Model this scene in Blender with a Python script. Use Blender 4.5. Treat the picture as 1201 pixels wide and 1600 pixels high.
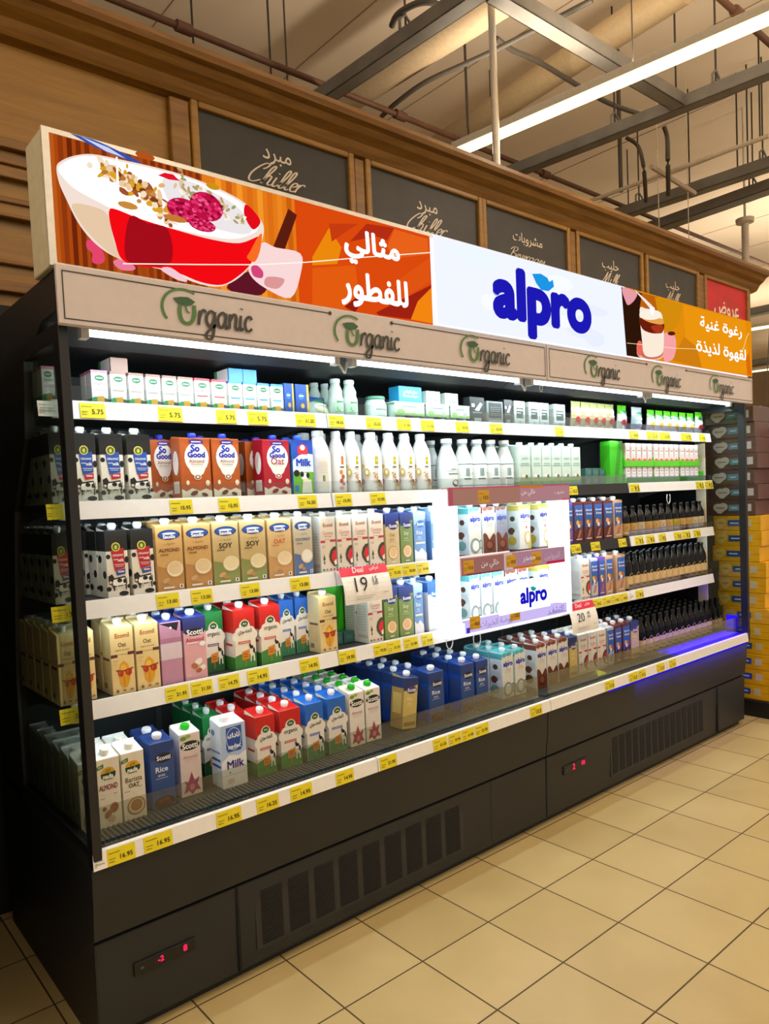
import bpy, bmesh, math, random
from mathutils import Vector, Matrix

sc = bpy.context.scene
for o in list(bpy.data.objects):
    bpy.data.objects.remove(o)
COL = sc.collection
rng = random.Random(7)

# ------------------------------------------------------------------ camera
CAM = Vector((-0.5849, -1.8881, 1.4038))
FPX, PY = 1153.85, 42.85
yaw, pitch, roll = (math.radians(a) for a in (40.2537, -2.9959, -2.5385))
FWD = Vector((math.sin(yaw)*math.cos(pitch), math.cos(yaw)*math.cos(pitch), math.sin(pitch)))
r0 = FWD.cross(Vector((0, 0, 1))).normalized()
u0 = r0.cross(FWD)
RGT = r0*math.cos(roll) + u0*math.sin(roll)
UPV = -r0*math.sin(roll) + u0*math.cos(roll)
cd = bpy.data.cameras.new('camera')
cam = bpy.data.objects.new('camera', cd)
COL.objects.link(cam)
cam.matrix_world = Matrix.Translation(CAM) @ Matrix((RGT, UPV, -FWD)).transposed().to_4x4()
cd.sensor_fit = 'VERTICAL'
cd.sensor_height = 36
cd.lens = FPX/1600*36
cd.shift_y = PY/1600
cd.clip_start = 0.02
sc.camera = cam

# ------------------------------------------------------------------ view, world
sc.view_settings.view_transform = 'Standard'
sc.view_settings.look = 'None'
sc.view_settings.exposure = 0.0
sc.view_settings.gamma = 1
sc.view_settings.use_curve_mapping = False
wd = bpy.data.worlds.new('store_air')
sc.world = wd
wd.use_nodes = True
wd.node_tree.nodes['Background'].inputs[0].default_value = (1.0, 0.88, 0.75, 1)
wd.node_tree.nodes['Background'].inputs[1].default_value = 0.58
ROOM_W, FASCIA_W, SHELF_W, BLUE_W = 24.0, 3.2, 0.7, 3.0   # watts of the lamps
ROOM_COL, COOL_COL = (1.0, 0.85, 0.66), (0.80, 0.94, 1.0)

# measured photo columns/rows -> points on the real planes of the cabinet
def ray(u, v):
    return FWD + RGT*((u-600.5)/FPX) - UPV*((v-800-PY)/FPX)
def onY(u, v, y):
    d = ray(u, v); p = CAM + d*((y-CAM.y)/d.y); return p.x, p.z
def onZ(u, v, z):
    d = ray(u, v); p = CAM + d*((z-CAM.z)/d.z); return p.x, p.y
def XC(u, y, z):
    lo, hi = -1.0, 9.0
    for _ in range(40):
        m = (lo+hi)/2
        q = Vector((m, y, z))-CAM
        if 600.5+FPX*q.dot(RGT)/q.dot(FWD) < u: lo = m
        else: hi = m
    return m

# ------------------------------------------------------------------ materials
def lin(h):
    h = h.lstrip('#'); out = []
    for i in (0, 2, 4):
        c = int(h[i:i+2], 16)/255
        out.append(c/12.92 if c <= .04045 else ((c+.055)/1.055)**2.4)
    return (*out, 1)
MATS = {}
def M(hexc, rough=.45, metal=0, spec=.5, var=.06, scale=40, coat=0):
    """painted / printed surface with a slight procedural mottling"""
    k = (hexc, rough, metal, spec, var, scale, coat)
    if k in MATS: return MATS[k]
    m = bpy.data.materials.new('surface_'+hexc.strip('#')); m.use_nodes = True
    nt = m.node_tree; b = nt.nodes['Principled BSDF']
    b.inputs['Roughness'].default_value = rough
    b.inputs['Metallic'].default_value = metal
    b.inputs['Specular IOR Level'].default_value = spec
    b.inputs['Coat Weight'].default_value = coat
    n = nt.nodes.new('ShaderNodeTexNoise'); n.inputs['Scale'].default_value = scale
    tc = nt.nodes.new('ShaderNodeTexCoord'); nt.links.new(tc.outputs['Object'], n.inputs['Vector'])
    rp = nt.nodes.new('ShaderNodeValToRGB')
    c = lin(hexc)
    rp.color_ramp.elements[0].position = .3; rp.color_ramp.elements[1].position = .7
    rp.color_ramp.elements[0].color = tuple(max(0, x*(1-var)) for x in c[:3])+(1,)
    rp.color_ramp.elements[1].color = tuple(min(1, x*(1+var)) for x in c[:3])+(1,)
    nt.links.new(n.outputs['Fac'], rp.inputs['Fac']); nt.links.new(rp.outputs['Color'], b.inputs['Base Color'])
    MATS[k] = m; return m
def EM(hexc, s=1.0):
    k = ('em', hexc, s)
    if k in MATS: return MATS[k]
    m = bpy.data.materials.new('lit_'+hexc.strip('#')); m.use_nodes = True
    nt = m.node_tree; nt.nodes.clear()
    e = nt.nodes.new('ShaderNodeEmission'); e.inputs[0].default_value = lin(hexc); e.inputs[1].default_value = s
    o = nt.nodes.new('ShaderNodeOutputMaterial'); nt.links.new(e.outputs[0], o.inputs[0])
    MATS[k] = m; return m
def GL(tint='#ffffff', refl=.08, rough=.03):
    k = ('gl', tint, refl, rough)
    if k in MATS: return MATS[k]
    m = bpy.data.materials.new('clear_'+tint.strip('#')); m.use_nodes = True
    nt = m.node_tree; nt.nodes.clear()
    t = nt.nodes.new('ShaderNodeBsdfTransparent'); t.inputs[0].default_value = lin(tint)
    g = nt.nodes.new('ShaderNodeBsdfGlossy'); g.inputs['Roughness'].default_value = rough
    lw = nt.nodes.new('ShaderNodeLayerWeight'); lw.inputs['Blend'].default_value = .25
    mu = nt.nodes.new('ShaderNodeMath'); mu.operation = 'MULTIPLY_ADD'
    mu.inputs[1].default_value = .5; mu.inputs[2].default_value = refl
    mx = nt.nodes.new('ShaderNodeMixShader'); o = nt.nodes.new('ShaderNodeOutputMaterial')
    nt.links.new(lw.outputs['Fresnel'], mu.inputs[0]); nt.links.new(mu.outputs[0], mx.inputs[0])
    nt.links.new(t.outputs[0], mx.inputs[1]); nt.links.new(g.outputs[0], mx.inputs[2]); nt.links.new(mx.outputs[0], o.inputs[0])
    MATS[k] = m; return m
def wood(c1, c2, c3, key, axis=0):
    if key in MATS: return MATS[key]
    m = bpy.data.materials.new(key); m.use_nodes = True
    nt = m.node_tree; b = nt.nodes['Principled BSDF']
    tc = nt.nodes.new('ShaderNodeTexCoord'); mp = nt.nodes.new('ShaderNodeMapping')
    s = [14, 14, 14]; s[axis] = 1.3
    mp.inputs['Scale'].default_value = s
    n = nt.nodes.new('ShaderNodeTexNoise'); n.inputs['Scale'].default_value = 2.2
    n.inputs['Detail'].default_value = 7; n.inputs['Roughness'].default_value = .62; n.inputs['Distortion'].default_value = .6
    rp = nt.nodes.new('ShaderNodeValToRGB'); e = rp.color_ramp.elements
    e[0].position = .12; e[0].color = lin(c1); e[1].position = .88; e[1].color = lin(c3)
    k = e.new(.5); k.color = lin(c2)
    nt.links.new(tc.outputs['Object'], mp.inputs[0]); nt.links.new(mp.outputs[0], n.inputs['Vector'])
    nt.links.new(n.outputs['Fac'], rp.inputs[0]); nt.links.new(rp.outputs[0], b.inputs['Base Color'])
    bp = nt.nodes.new('ShaderNodeBump'); bp.inputs['Strength'].default_value = .08
    nt.links.new(n.outputs['Fac'], bp.inputs['Height']); nt.links.new(bp.outputs[0], b.inputs['Normal'])
    b.inputs['Roughness'].default_value = .38
    MATS[key] = m; return m
WOOD = wood('#775012', '#93681c', '#ac8029', 'wood_panel')
WOODM = wood('#58380f', '#80561b', '#a0742b', 'wood_moulding')
BLACK = M('#17181a', .42, var=.2, scale=8)
BODY = M('#1c1e21', .5, var=.1, scale=6)
DECK = M('#262a2c', .3, var=.15, scale=20)
INNER = M('#23282a', .6)
WHITE = M('#e9e9ea', .35, var=.02)
STEEL = M('#77736c', .5, metal=.3, var=.15, scale=5)

# ------------------------------------------------------------------ geometry helpers
class MB:
    """collects geometry with several materials, becomes ONE mesh object"""
    def __init__(s): s.v = []; s.f = []; s.mi = []; s.m = []
    def idx(s, m):
        if m not in s.m: s.m.append(m)
        return s.m.index(m)
    def add(s, vs, fs, m):
        b = len(s.v); s.v += [tuple(p) for p in vs]; i = s.idx(m)
        for f in fs: s.f.append([b+k for k in f]); s.mi.append(i)
    def box(s, x0, x1, y0, y1, z0, z1, m, bev=0):
        if bev:
            bm = bmesh.new(); bmesh.ops.create_cube(bm, size=1)
            for p in bm.verts:
                p.co = Vector((x0+(p.co.x+.5)*(x1-x0), y0+(p.co.y+.5)*(y1-y0), z0+(p.co.z+.5)*(z1-z0)))
            bmesh.ops.bevel(bm, geom=bm.edges[:], offset=bev, segments=2, affect='EDGES', profile=.5)
            s.bm(bm, m); return
        vs = [(x, y, z) for z in (z0, z1) for x, y in ((x0, y0), (x1, y0), (x1, y1), (x0, y1))]
        s.add(vs, [(3, 2, 1, 0), (4, 5, 6, 7), (0, 1, 5, 4), (1, 2, 6, 5), (2, 3, 7, 6), (3, 0, 4, 7)], m)
    def bm(s, bm, m):
        bm.verts.index_update()
        s.add([v.co for v in bm.verts], [[v.index for v in f.verts] for f in bm.faces], m); bm.free()
    def prism_x(s, x0, x1, prof, m):
        """profile [(y,z)...] counter-clockwise seen from -x, extruded along x"""
        n = len(prof)
        vs = [(x0, y, z) for y, z in prof]+[(x1, y, z) for y, z in prof]
        fs = [tuple(range(n)), tuple(range(2*n-1, n-1, -1))]+[(i, n+i, n+(i+1) % n, (i+1) % n) for i in range(n)]
        s.add(vs, fs, m)
    def prism_y(s, prof, y0, y1, m):
        n = len(prof)
        vs = [(x, y0, z) for x, z in prof]+[(x, y1, z) for x, z in prof]
        s.add(vs, [tuple(range(n)), tuple(range(2*n-1, n-1, -1))]+[(i, n+i, n+(i+1) % n, (i+1) % n) for i in range(n)], m)
    def tube(s, pts, r, m, n=8, cap=True):
        pts = [Vector(p) for p in pts]; rings = []
        for i, p in enumerate(pts):
            d = (pts[min(i+1, len(pts)-1)]-pts[max(i-1, 0)]).normalized()
            a = d.cross(Vector((0, 0, 1)))
            if a.length < .05: a = d.cross(Vector((0, 1, 0)))
            a.normalize(); b = d.cross(a)
            rings.append([p+(a*math.cos(2*math.pi*k/n)+b*math.sin(2*math.pi*k/n))*r for k in range(n)])
        vs = [q for g in rings for q in g]; fs = []
        for i in range(len(pts)-1):
            for k in range(n): fs.append((i*n+k, i*n+(k+1) % n, (i+1)*n+(k+1) % n, (i+1)*n+k))
        if cap: fs += [tuple(range(n-1, -1, -1)), tuple((len(pts)-1)*n+k for k in range(n))]
        s.add(vs, fs, m)
    def lathe(s, prof, m, n=20, c=(0, 0), rot=0):
        """prof = [(r,z)...] bottom to top; m a material or a list (one per band)"""
        for i in range(len(prof)-1):
            (ra, za), (rb, zb) = prof[i], prof[i+1]
            mm = m[i] if isinstance(m, list) else m
            A = [(c[0]+ra*math.cos(2*math.pi*k/n), c[1]+ra*math.sin(2*math.pi*k/n), za) for k in range(n)]
            B = [(c[0]+rb*math.cos(2*math.pi*k/n), c[1]+rb*math.sin(2*math.pi*k/n), zb) for k in range(n)]
            s.add(A+B, [(k, (k+1) % n, n+(k+1) % n, n+k) for k in range(n)], mm)
        for (r, z), flip in ((prof[0], 1), (prof[-1], 0)):
            if r > 1e-4:
                A = [(c[0]+r*math.cos(2*math.pi*k/n), c[1]+r*math.sin(2*math.pi*k/n), z) for k in range(n)]
                mm = (m[0] if flip else m[-1]) if isinstance(m, list) else m
                s.add(A, [tuple(range(n-1, -1, -1)) if flip else tuple(range(n))], mm)
    def build(s, name, parent=None, smooth=False, loc=None):
        me = bpy.data.meshes.new(name)
        me.from_pydata(s.v, [], s.f)
        for m in s.m: me.materials.append(m)
        me.polygons.foreach_set('material_index', s.mi)
        if smooth:
            bm = bmesh.new(); bm.from_mesh(me); bmesh.ops.remove_doubles(bm, verts=bm.verts, dist=1e-5); bm.to_mesh(me); bm.free()
            me.polygons.foreach_set('use_smooth', [True]*len(me.polygons))
            me.set_sharp_from_angle(angle=math.radians(40))
        me.update()
        o = bpy.data.objects.new(name, me); COL.objects.link(o)
        if parent: o.parent = parent
        if loc: o.location = loc
        return o
def struct(name, mb, **k):
    o = mb.build(name, **k); o['kind'] = 'structure'; return o
def empty(name, label, cat, loc=(0, 0, 0), group=None):
    o = bpy.data.objects.new(name, None); COL.objects.link(o); o.location = loc; o.empty_display_size = .05
    tag(o, label, cat, group); return o
def tag(o, label, cat, group=None):
    o['label'] = label; o['category'] = cat
    if group: o['group'] = group
    return o
def copy_tree(o, parent=None):
    c = o.copy(); COL.objects.link(c)
    if parent: c.parent = parent
    for ch in o.children: copy_tree(ch, c)
    return c

# ------------------------------------------------------------------ flat printing
_forms = {}
for ch, cp, n in [('ا', 0xFE8D, 2), ('أ', 0xFE83, 2), ('ب', 0xFE8F, 4), ('ة', 0xFE93, 2), ('ت', 0xFE95, 4), ('ث', 0xFE99, 4), ('ج', 0xFE9D, 4),
                  ('ح', 0xFEA1, 4), ('خ', 0xFEA5, 4), ('د', 0xFEA9, 2), ('ذ', 0xFEAB, 2), ('ر', 0xFEAD, 2), ('ز', 0xFEAF, 2), ('س', 0xFEB1, 4),
                  ('ش', 0xFEB5, 4), ('ص', 0xFEB9, 4), ('ض', 0xFEBD, 4), ('ط', 0xFEC1, 4), ('ع', 0xFEC9, 4), ('غ', 0xFECD, 4), ('ف', 0xFED1, 4),
                  ('ق', 0xFED5, 4), ('ك', 0xFED9, 4), ('ل', 0xFEDD, 4), ('م', 0xFEE1, 4), ('ن', 0xFEE5, 4), ('ه', 0xFEE9, 4), ('و', 0xFEED, 2),
                  ('ى', 0xFEEF, 2), ('ي', 0xFEF1, 4)]:
    _forms[ch] = (cp, n)
def arabic(s):
    out = []
    for i, ch in enumerate(s):
        if ch not in _forms: out.append(ch); continue
        cp, n = _forms[ch]
        prev = i > 0 and s[i-1] in _forms and _forms[s[i-1]][1] == 4
        if ch == 'ة' and not prev: out.append('ö'); continue      # the free-standing round letter with two dots
        nxt = n == 4 and i+1 < len(s) and s[i+1] in _forms
        out.append(chr(cp+(3 if prev and nxt else 2 if nxt else 1 if prev else 0)))
    return ''.join(reversed(out))
TXT = {}
def text_geo(s, bold=0.0, res=2):
    """glyph polygons scaled so that the whole string is 1 wide and centred"""
    k = (s, bold, res)
    if k in TXT: return TXT[k]
    b = arabic(s) if any(c in _forms for c in s) else s
    c = bpy.data.curves.new('glyphs', 'FONT'); c.body = b; c.resolution_u = res; c.offset = 0; c.fill_mode = 'FRONT'
    o = bpy.data.objects.new('glyphs', c); COL.objects.link(o)
    bpy.context.view_layer.update()
    me = bpy.data.meshes.new_from_object(o)
    vs = [(v.co.x, v.co.y, 0) for v in me.vertices]; fs = [tuple(p.vertices) for p in me.polygons]
    bpy.data.objects.remove(o); bpy.data.curves.remove(c); bpy.data.meshes.remove(me)
    x0 = min(v[0] for v in vs); x1 = max(v[0] for v in vs); y0 = min(v[1] for v in vs); y1 = max(v[1] for v in vs)
    if bold > .004:                                            # heavier strokes: the outline laid down again, slightly shifted
        base_v, base_f = list(vs), list(fs); vs = []; fs = []; d = bold
        nn = 4 if bold < .02 else 6 if bold < .04 else 12
        for a in range(nn):
            t = 2*math.pi*(a+.5)/nn; b0 = len(vs)
            vs += [(x+d*math.cos(t), y+d*math.sin(t), a) for x, y, _ in base_v]; fs += [tuple(b0+i for i in f) for f in base_f]
    w = x1-x0
    TXT[k] = ([((x-(x0+x1)/2)/w, (y-(y0+y1)/2)/w, q) for x, y, q in vs], fs, (y1-y0)/w)
    return TXT[k]
SCRIPT = {
 'r': ([[(0, 0), (.05, .95)], [(.04, .5), (.16, .9), (.34, 1.02), (.44, .86)]], .5),
 'g': ([[(.6, .85), (.35, 1.02), (.08, .75), (.05, .35), (.25, 0), (.5, .2), (.6, .6)], [(.62, 1), (.62, -.3), (.5, -.8), (.2, -.85), (.08, -.6), (.3, -.25), (.8, .15)]], .85),
 'a': ([[(.6, .85), (.35, 1.02), (.08, .75), (.05, .35), (.25, 0), (.5, .2), (.6, .6)], [(.62, 1), (.6, .3), (.7, 0), (.88, .15)]], .88),
 'n': ([[(.02, 1), (.05, 0)], [(.05, .5), (.25, .95), (.45, .98), (.52, .7), (.5, .2), (.62, 0), (.8, .15)]], .82),
 'i': ([[(.05, 1), (.03, .3), (.12, 0), (.3, .15)], [(.07, 1.42), (.09, 1.5)]], .36),
 'c': ([[(.55, .8), (.4, 1.0), (.15, .85), (.05, .45), (.18, .05), (.4, 0), (.62, .2)]], .66),
 'h': ([[(0, .1), (.2, 1.0), (.36, 1.9), (.26, 2.1), (.1, 1.6), (.03, 0)], [(.05, .5), (.25, .95), (.42, .95), (.45, .6), (.42, .15), (.55, 0), (.72, .15)]], .72),
 'l': ([[(0, .15), (.25, .9), (.38, 1.8), (.28, 2.1), (.15, 1.7), (.12, .4), (.22, 0), (.42, .15)]], .42),
 'e': ([[(.05, .45), (.35, .6), (.42, .85), (.28, 1.0), (.1, .75), (.08, .3), (.22, 0), (.52, .15)]], .52),
 'k': ([[(0, .1), (.2, 1.0), (.36, 1.9), (.26, 2.1), (.1, 1.6), (.03, 0)], [(.5, .95), (.2, .55), (.45, .45), (.45, .1), (.56, 0), (.72, .15)]], .72),
 'v': ([[(0, .9), (.1, 1), (.2, .5), (.25, 0), (.5, .5), (.52, 1), (.66, .95)]], .68),
 's': ([[(0, .1), (.3, 1.0), (.35, .6), (.4, .2), (.2, 0), (.05, .12)]], .5),
 'C': ([[(.62, 1.5), (.80, 1.75), (.88, 2.1), (.62, 2.15), (.30, 1.6), (.08, .8), (.16, .12), (.48, 0), (.85, .35)]], 1.0),
 'M': ([[(-.1, .1), (.1, 0), (.35, 1.1), (.5, 2.05), (.62, .2), (1.0, 2.05), (1.1, .3), (1.25, 0), (1.4, .15)]], 1.45),
 'B': ([[(.3, 0), (.42, 1.9)], [(-.1, 1.5), (.2, 2.0), (.8, 2.1), (.95, 1.6), (.45, 1.1), (1.0, .85), (.95, .2), (.4, -.02), (.05, .3)]], 1.15)}
def smooth_line(p, n=5):
    if len(p) < 3: return p
    q = [p[0]]+list(p)+[p[-1]]; out = []
    for i in range(1, len(q)-2):
        for k in range(n):
            t = k/n; a, b, c, d = q[i-1], q[i], q[i+1], q[i+2]
            out.append(tuple(.5*(2*b[j]+(c[j]-a[j])*t+(2*a[j]-5*b[j]+4*c[j]-d[j])*t*t+(3*b[j]-a[j]-3*c[j]+d[j])*t**3) for j in (0, 1)))
    out.append(p[-1]); return out
def ribbon(pts, w):
    vs = []; fs = []
    for i, p in enumerate(pts):
        a = pts[max(0, i-1)]; b = pts[min(len(pts)-1, i+1)]
        dx, dy = b[0]-a[0], b[1]-a[1]; L = math.hypot(dx, dy) or 1
        t = w*(.75+.35*abs(dy)/L)/2
        vs += [(p[0]-dy/L*t, p[1]+dx/L*t), (p[0]+dy/L*t, p[1]-dx/L*t)]
    for i in range(len(pts)-1): fs.append((2*i, 2*i+1, 2*i+3, 2*i+2))
    return vs, fs
def script_geo(s, w=.17, shear=.25):
    V = []; F = []; x = 0
    for ch in s:
        st, adv = SCRIPT[ch]
        for line in st:
            v, f = ribbon(smooth_line(line), w)
            b = len(V); V += [(x+a+shear*c, c, len(F) % 9) for a, c in v]; F += [tuple(b+k for k in g) for g in f]
        x += adv
    return V, F, x
class Print:
    """flat printing on a panel: O + a*U + b*V, each layer a hair above the last"""
    def __init__(s, mb, O, U, V, w, h, mat=lambda c: M(c, .4, var=.03), lift=.00012):
        s.mb = mb; s.O = Vector(O); s.U = Vector(U).normalized(); s.V = Vector(V).normalized(); s.N = s.U.cross(s.V)
        s.w = w; s.h = h; s.k = 2; s.mat = mat; s.lift = lift
    def put(s, vs, fs, col):
        s.k += 1; o = s.O+s.N*(s.lift*s.k)
        s.mb.add([o+s.U*(q[0]*s.w)+s.V*(q[1]*s.h)+s.N*(s.lift*.09*q[2] if len(q) > 2 else 0) for q in vs], fs, s.mat(col))
    def r(s, x0, y0, x1, y1, c): s.put([(x0, y0), (x1, y0), (x1, y1), (x0, y1)], [(0, 1, 2, 3)], c)
    def p(s, pts, c): s.put(pts, [tuple(range(len(pts)))], c)
    def e(s, cx, cy, rx, ry, c, n=20, rot=0):
        a = s.h/s.w; cr, sr = math.cos(rot), math.sin(rot)
        pts = []
        for k in range(n):
            t = 2*math.pi*k/n; x = rx*math.cos(t); y = ry*math.sin(t)
            pts.append((cx+x*cr-y*sr*a, cy+(x*sr/a+y*cr)))
        s.p(pts, c)
    def ring(s, cx, cy, rx, ry, c, th=.15, n=24):
        vs = []; fs = []
        for k in range(n):
            t = 2*math.pi*k/n
            vs += [(cx+rx*math.cos(t), cy+ry*math.sin(t)), (cx+rx*(1-th)*math.cos(t), cy+ry*(1-th)*math.sin(t))]
            j = (k+1) % n; fs.append((2*k, 2*j, 2*j+1, 2*k+1))
        s.put(vs, fs, c)
    def t(s, txt, cx, cy, tw, c, bold=.015, th=None, res=2, shear=0):
        v, f, asp = text_geo(txt, bold, res)
        ky = th/asp if th else tw*s.w/s.h
        s.put([(cx+(a+shear*b)*tw, cy+b*ky, q) for a, b, q in v], f, c)
    def script(s, txt, x, y, xh, c, w=.17, shear=.25, ky=1):
        v, f, L = script_geo(txt, w, shear)
        s.put([(x+a*xh/s.w, y+ky*b*xh/s.h, q) for a, b, q in v], f, c); return L*xh
    def line(s, pts, wd, c):
        P = [(a*s.w, b*s.h) for a, b in pts]; v, f = ribbon(P, wd)
        s.put([(a/s.w, b/s.h) for a, b in v], f, c)
    def do(s, items):
        for it in items: getattr(s, it[0])(*it[1:])

# ------------------------------------------------------------------ lamps
def area(name, parent, loc, sx, sy, watts, col, rot=(0, 0, 0), spread=180):
    l = bpy.data.lights.new(name, 'AREA'); l.shape = 'RECTANGLE'; l.size = sx; l.size_y = sy; l.energy = watts; l.color = col
    l.spread = math.radians(spread)
    o = bpy.data.objects.new(name, l); COL.objects.link(o); o.location = loc; o.rotation_euler = rot; o.parent = parent
    return o

# ================================================================== THE SETTING
# floor: 30 cm beige tiles with dark joints
mf = bpy.data.materials.new('floor_tile'); mf.use_nodes = True
nt = mf.node_tree; bs = nt.nodes['Principled BSDF']
tc = nt.nodes.new('ShaderNodeTexCoord'); sep = nt.nodes.new('ShaderNodeSeparateXYZ'); nt.links.new(tc.outputs['Object'], sep.inputs[0])
def math_node(op, a, b=None):
    n = nt.nodes.new('ShaderNodeMath'); n.operation = op
    for i, q in enumerate((a, b)):
        if q is None: continue
        if isinstance(q, (int, float)): n.inputs[i].default_value = q
        else: nt.links.new(q, n.inputs[i])
    return n.outputs[0]
TS = .2977
dist = []; cells = []
for ax, off in (('X', 2.6532), ('Y', -.2647)):
    t = math_node('DIVIDE', math_node('SUBTRACT', sep.outputs[ax], off-20*TS), TS)
    fr = math_node('FRACT', t); cells.append(math_node('FLOOR', t))
    dist.append(math_node('MINIMUM', fr, math_node('SUBTRACT', 1.0, fr)))
edge = math_node('MINIMUM', dist[0], dist[1])
joint = math_node('LESS_THAN', edge, .0085)
cmb = nt.nodes.new('ShaderNodeCombineXYZ'); nt.links.new(cells[0], cmb.inputs[0]); nt.links.new(cells[1], cmb.inputs[1])
wn = nt.nodes.new('ShaderNodeTexWhiteNoise'); nt.links.new(cmb.outputs[0], wn.inputs['Vector'])
nz = nt.nodes.new('ShaderNodeTexNoise'); nz.inputs['Scale'].default_value = 3.5; nz.inputs['Detail'].default_value = 5
nt.links.new(tc.outputs['Object'], nz.inputs['Vector'])
val = math_node('ADD', math_node('MULTIPLY', wn.outputs['Value'], .35), math_node('MULTIPLY', nz.outputs['Fac'], .65))
rp = nt.nodes.new('ShaderNodeValToRGB'); rp.color_ramp.elements[0].color = lin('#b09d6c'); rp.color_ramp.elements[1].color = lin('#c6b484')
rp.color_ramp.elements[0].position = .2; rp.color_ramp.elements[1].position = .8
nt.links.new(val, rp.inputs[0])
mx = nt.nodes.new('ShaderNodeMix'); mx.data_type = 'RGBA'; nt.links.new(joint, mx.inputs['Factor'])
nt.links.new(rp.outputs[0], mx.inputs[6]); mx.inputs[7].default_value = lin('#4a3c28')
nt.links.new(mx.outputs[2], bs.inputs['Base Color'])
rr = math_node('MULTIPLY_ADD', joint, .4); rr.node.inputs[2].default_value = .33
nt.links.new(rr, bs.inputs['Roughness']); bs.inputs['Specular IOR Level'].default_value = .35
m = MB(); m.add([(-6, -7, 0), (42, -7, 0), (42, 9, 0), (-6, 9, 0)], [(0, 1, 2, 3)], mf); struct('floor', m)

CEIL = M('#ecdcc6', .85, var=.08, scale=.9, spec=.1)
m = MB(); m.box(-6, 42, -7, 9, 5.2, 5.3, CEIL)
for k in range(-1, 12):
    m.box(k*1.22-.4, k*1.22-.394, -7, 9, 5.196, 5.2, M('#8f7a60', .9))
struct('ceiling', m)
m = MB(); m.box(41.8, 42, -7, 9, 0, 5.2, M('#8e7656', .8, var=.2, scale=1)); struct('wall_right', m)
m = MB(); m.box(-6, 42, 8.8, 9, 0, 5.2, M('#8c7658', .8, var=.1, scale=1)); struct('wall_rear', m)

# wooden bulkhead behind and above the cabinet
WY = .95
WX0, WX1 = -3.2, 6.12
m = MB()
m.box(WX0, WX1, WY+.05, WY+.30, 2.15, 3.2, WOOD)
struct('wall_back', m)
m = MB()                                                     # cornice: stacked mouldings stepping out to the top
m.prism_x(WX0, WX1+.10, [(WY+.05, 3.08), (WY+.01, 3.09), (WY-.005, 3.11), (WY-.02, 3.135), (WY-.055, 3.16), (WY-.075, 3.185), (WY-.10, 3.195),
                         (WY-.11, 3.215), (WY-.11, 3.235), (WY+.30, 3.235), (WY+.30, 3.08)], WOODM)
struct('trim_1', m)
m = MB()                                                     # lower ledges
for z0, z1, d in ((2.70, 2.735, .04), (2.655, 2.70, .015), (2.60, 2.64, .03), (2.52, 2.54, .012), (2.46, 2.475, .035), (2.30, 2.315, .02), (2.20, 2.24, .03)):
    m.box(WX0, .86, WY+.05-d, WY+.055, z0, z1, WOODM, .004)
struct('trim_2', m)
m = MB(); m.box(-6, WX1-.3, WY+.02, WY+.28, 0, 2.15, M('#121212', .7)); struct('wall_left', m)

def board(name, label, cat, x0, x1, face, ztop=3.065, zbot=2.40, grp=None):
    r = empty(name, label, cat, (0, 0, 0), grp)
    f = MB()
    for a, b, c, d in ((x0-.035, x0, zbot-.035, ztop+.035), (x1, x1+.035, zbot-.035, ztop+.035), (x0, x1, ztop, ztop+.035), (x0, x1, zbot-.035, zbot)):
        f.box(a, b, WY+.012, WY+.05, c, d, WOOD, .008)
    f.build('frame', r)
    p = MB(); p.box(x0, x1, WY+.03, WY+.049, zbot, ztop, M(face, .55, var=.12, scale=9))
    return r, p, Print(p, (x0, WY+.03, zbot), (1, 0, 0), (0, 0, 1), x1-x0, ztop-zbot, lift=.0006)
CH = '#d8cbb8'
for x0, x1, ar, en, zz, lab in ((.924, 1.71, 'مبرد', 'Chiller', 0, 'dark chalkboard sign reading Chiller, leftmost, above the bowl picture'),
                           (1.85, 2.634, 'مبرد', 'Chiller', -.04, 'dark chalkboard sign reading Chiller, above the orange and white join'),
                           (2.70, 3.465, 'مشروبات', 'Beverages', -.05, 'dark chalkboard sign reading Beverages above the white sign section'),
                           (3.60, 4.34, 'حليب', 'Milk', -.05, 'dark chalkboard sign reading Milk, next to the Beverages board'),
                           (4.443, 5.164, 'حليب', 'Milk', -.07, 'dark chalkboard sign reading Milk, next to the red board')):
    r, p, P = board('chalkboard_sign', lab, 'sign', x0, x1, '#2c2b29' if x0 < 1 else '#343230', grp='chalkboard signs on the wooden bulkhead')
    w = x1-x0; W = P.w; H = P.h
    cx = .5 if x0 > 1 else .49
    aw = {'مبرد': .15, 'مشروبات': .28, 'حليب': .20}[ar]
    P.t(ar, cx, (2.96+zz*.5-2.40)/H, aw/W, CH, .01, res=4)
    L = script_geo(en)[2]; tw = {'Chiller': .29, 'Beverages': .34, 'Milk': .20}[en]; xh = tw/L
    P.script(en, cx-tw/W/2-.03, (2.832+zz*.5-2.40)/H, xh, CH, .12, .42, .60)
    p.build('panel', r)
r, p, P = board('offers_sign', 'bright red sign with white Arabic word at the right end of the bulkhead', 'sign', 5.321, 6.05, '#d0101c', zbot=2.70)
P.t('عروض', .5, .42, .60, '#f4e6d8', .02, res=4); p.build('panel', r)
m = MB()                                                     # upright posts and top rail between the boards
for a, b in ((.80, .885), (1.75, 1.81), (2.672, 2.66), (3.51, 3.56), (4.385, 4.40), (5.205, 5.28), (6.09, 6.12)):
    if b-a > .02: m.box(a, b, WY+.02, WY+.05, 2.2, 3.08, WOODM, .006)
m.box(.885, 6.09, WY+.03, WY+.05, 3.101, 3.13, WOODM, .005)
m.box(5.285, 6.1, WY+.03, WY+.05, 2.62, 2.66, WOODM, .005)
struct('trim_3', m)

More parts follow.
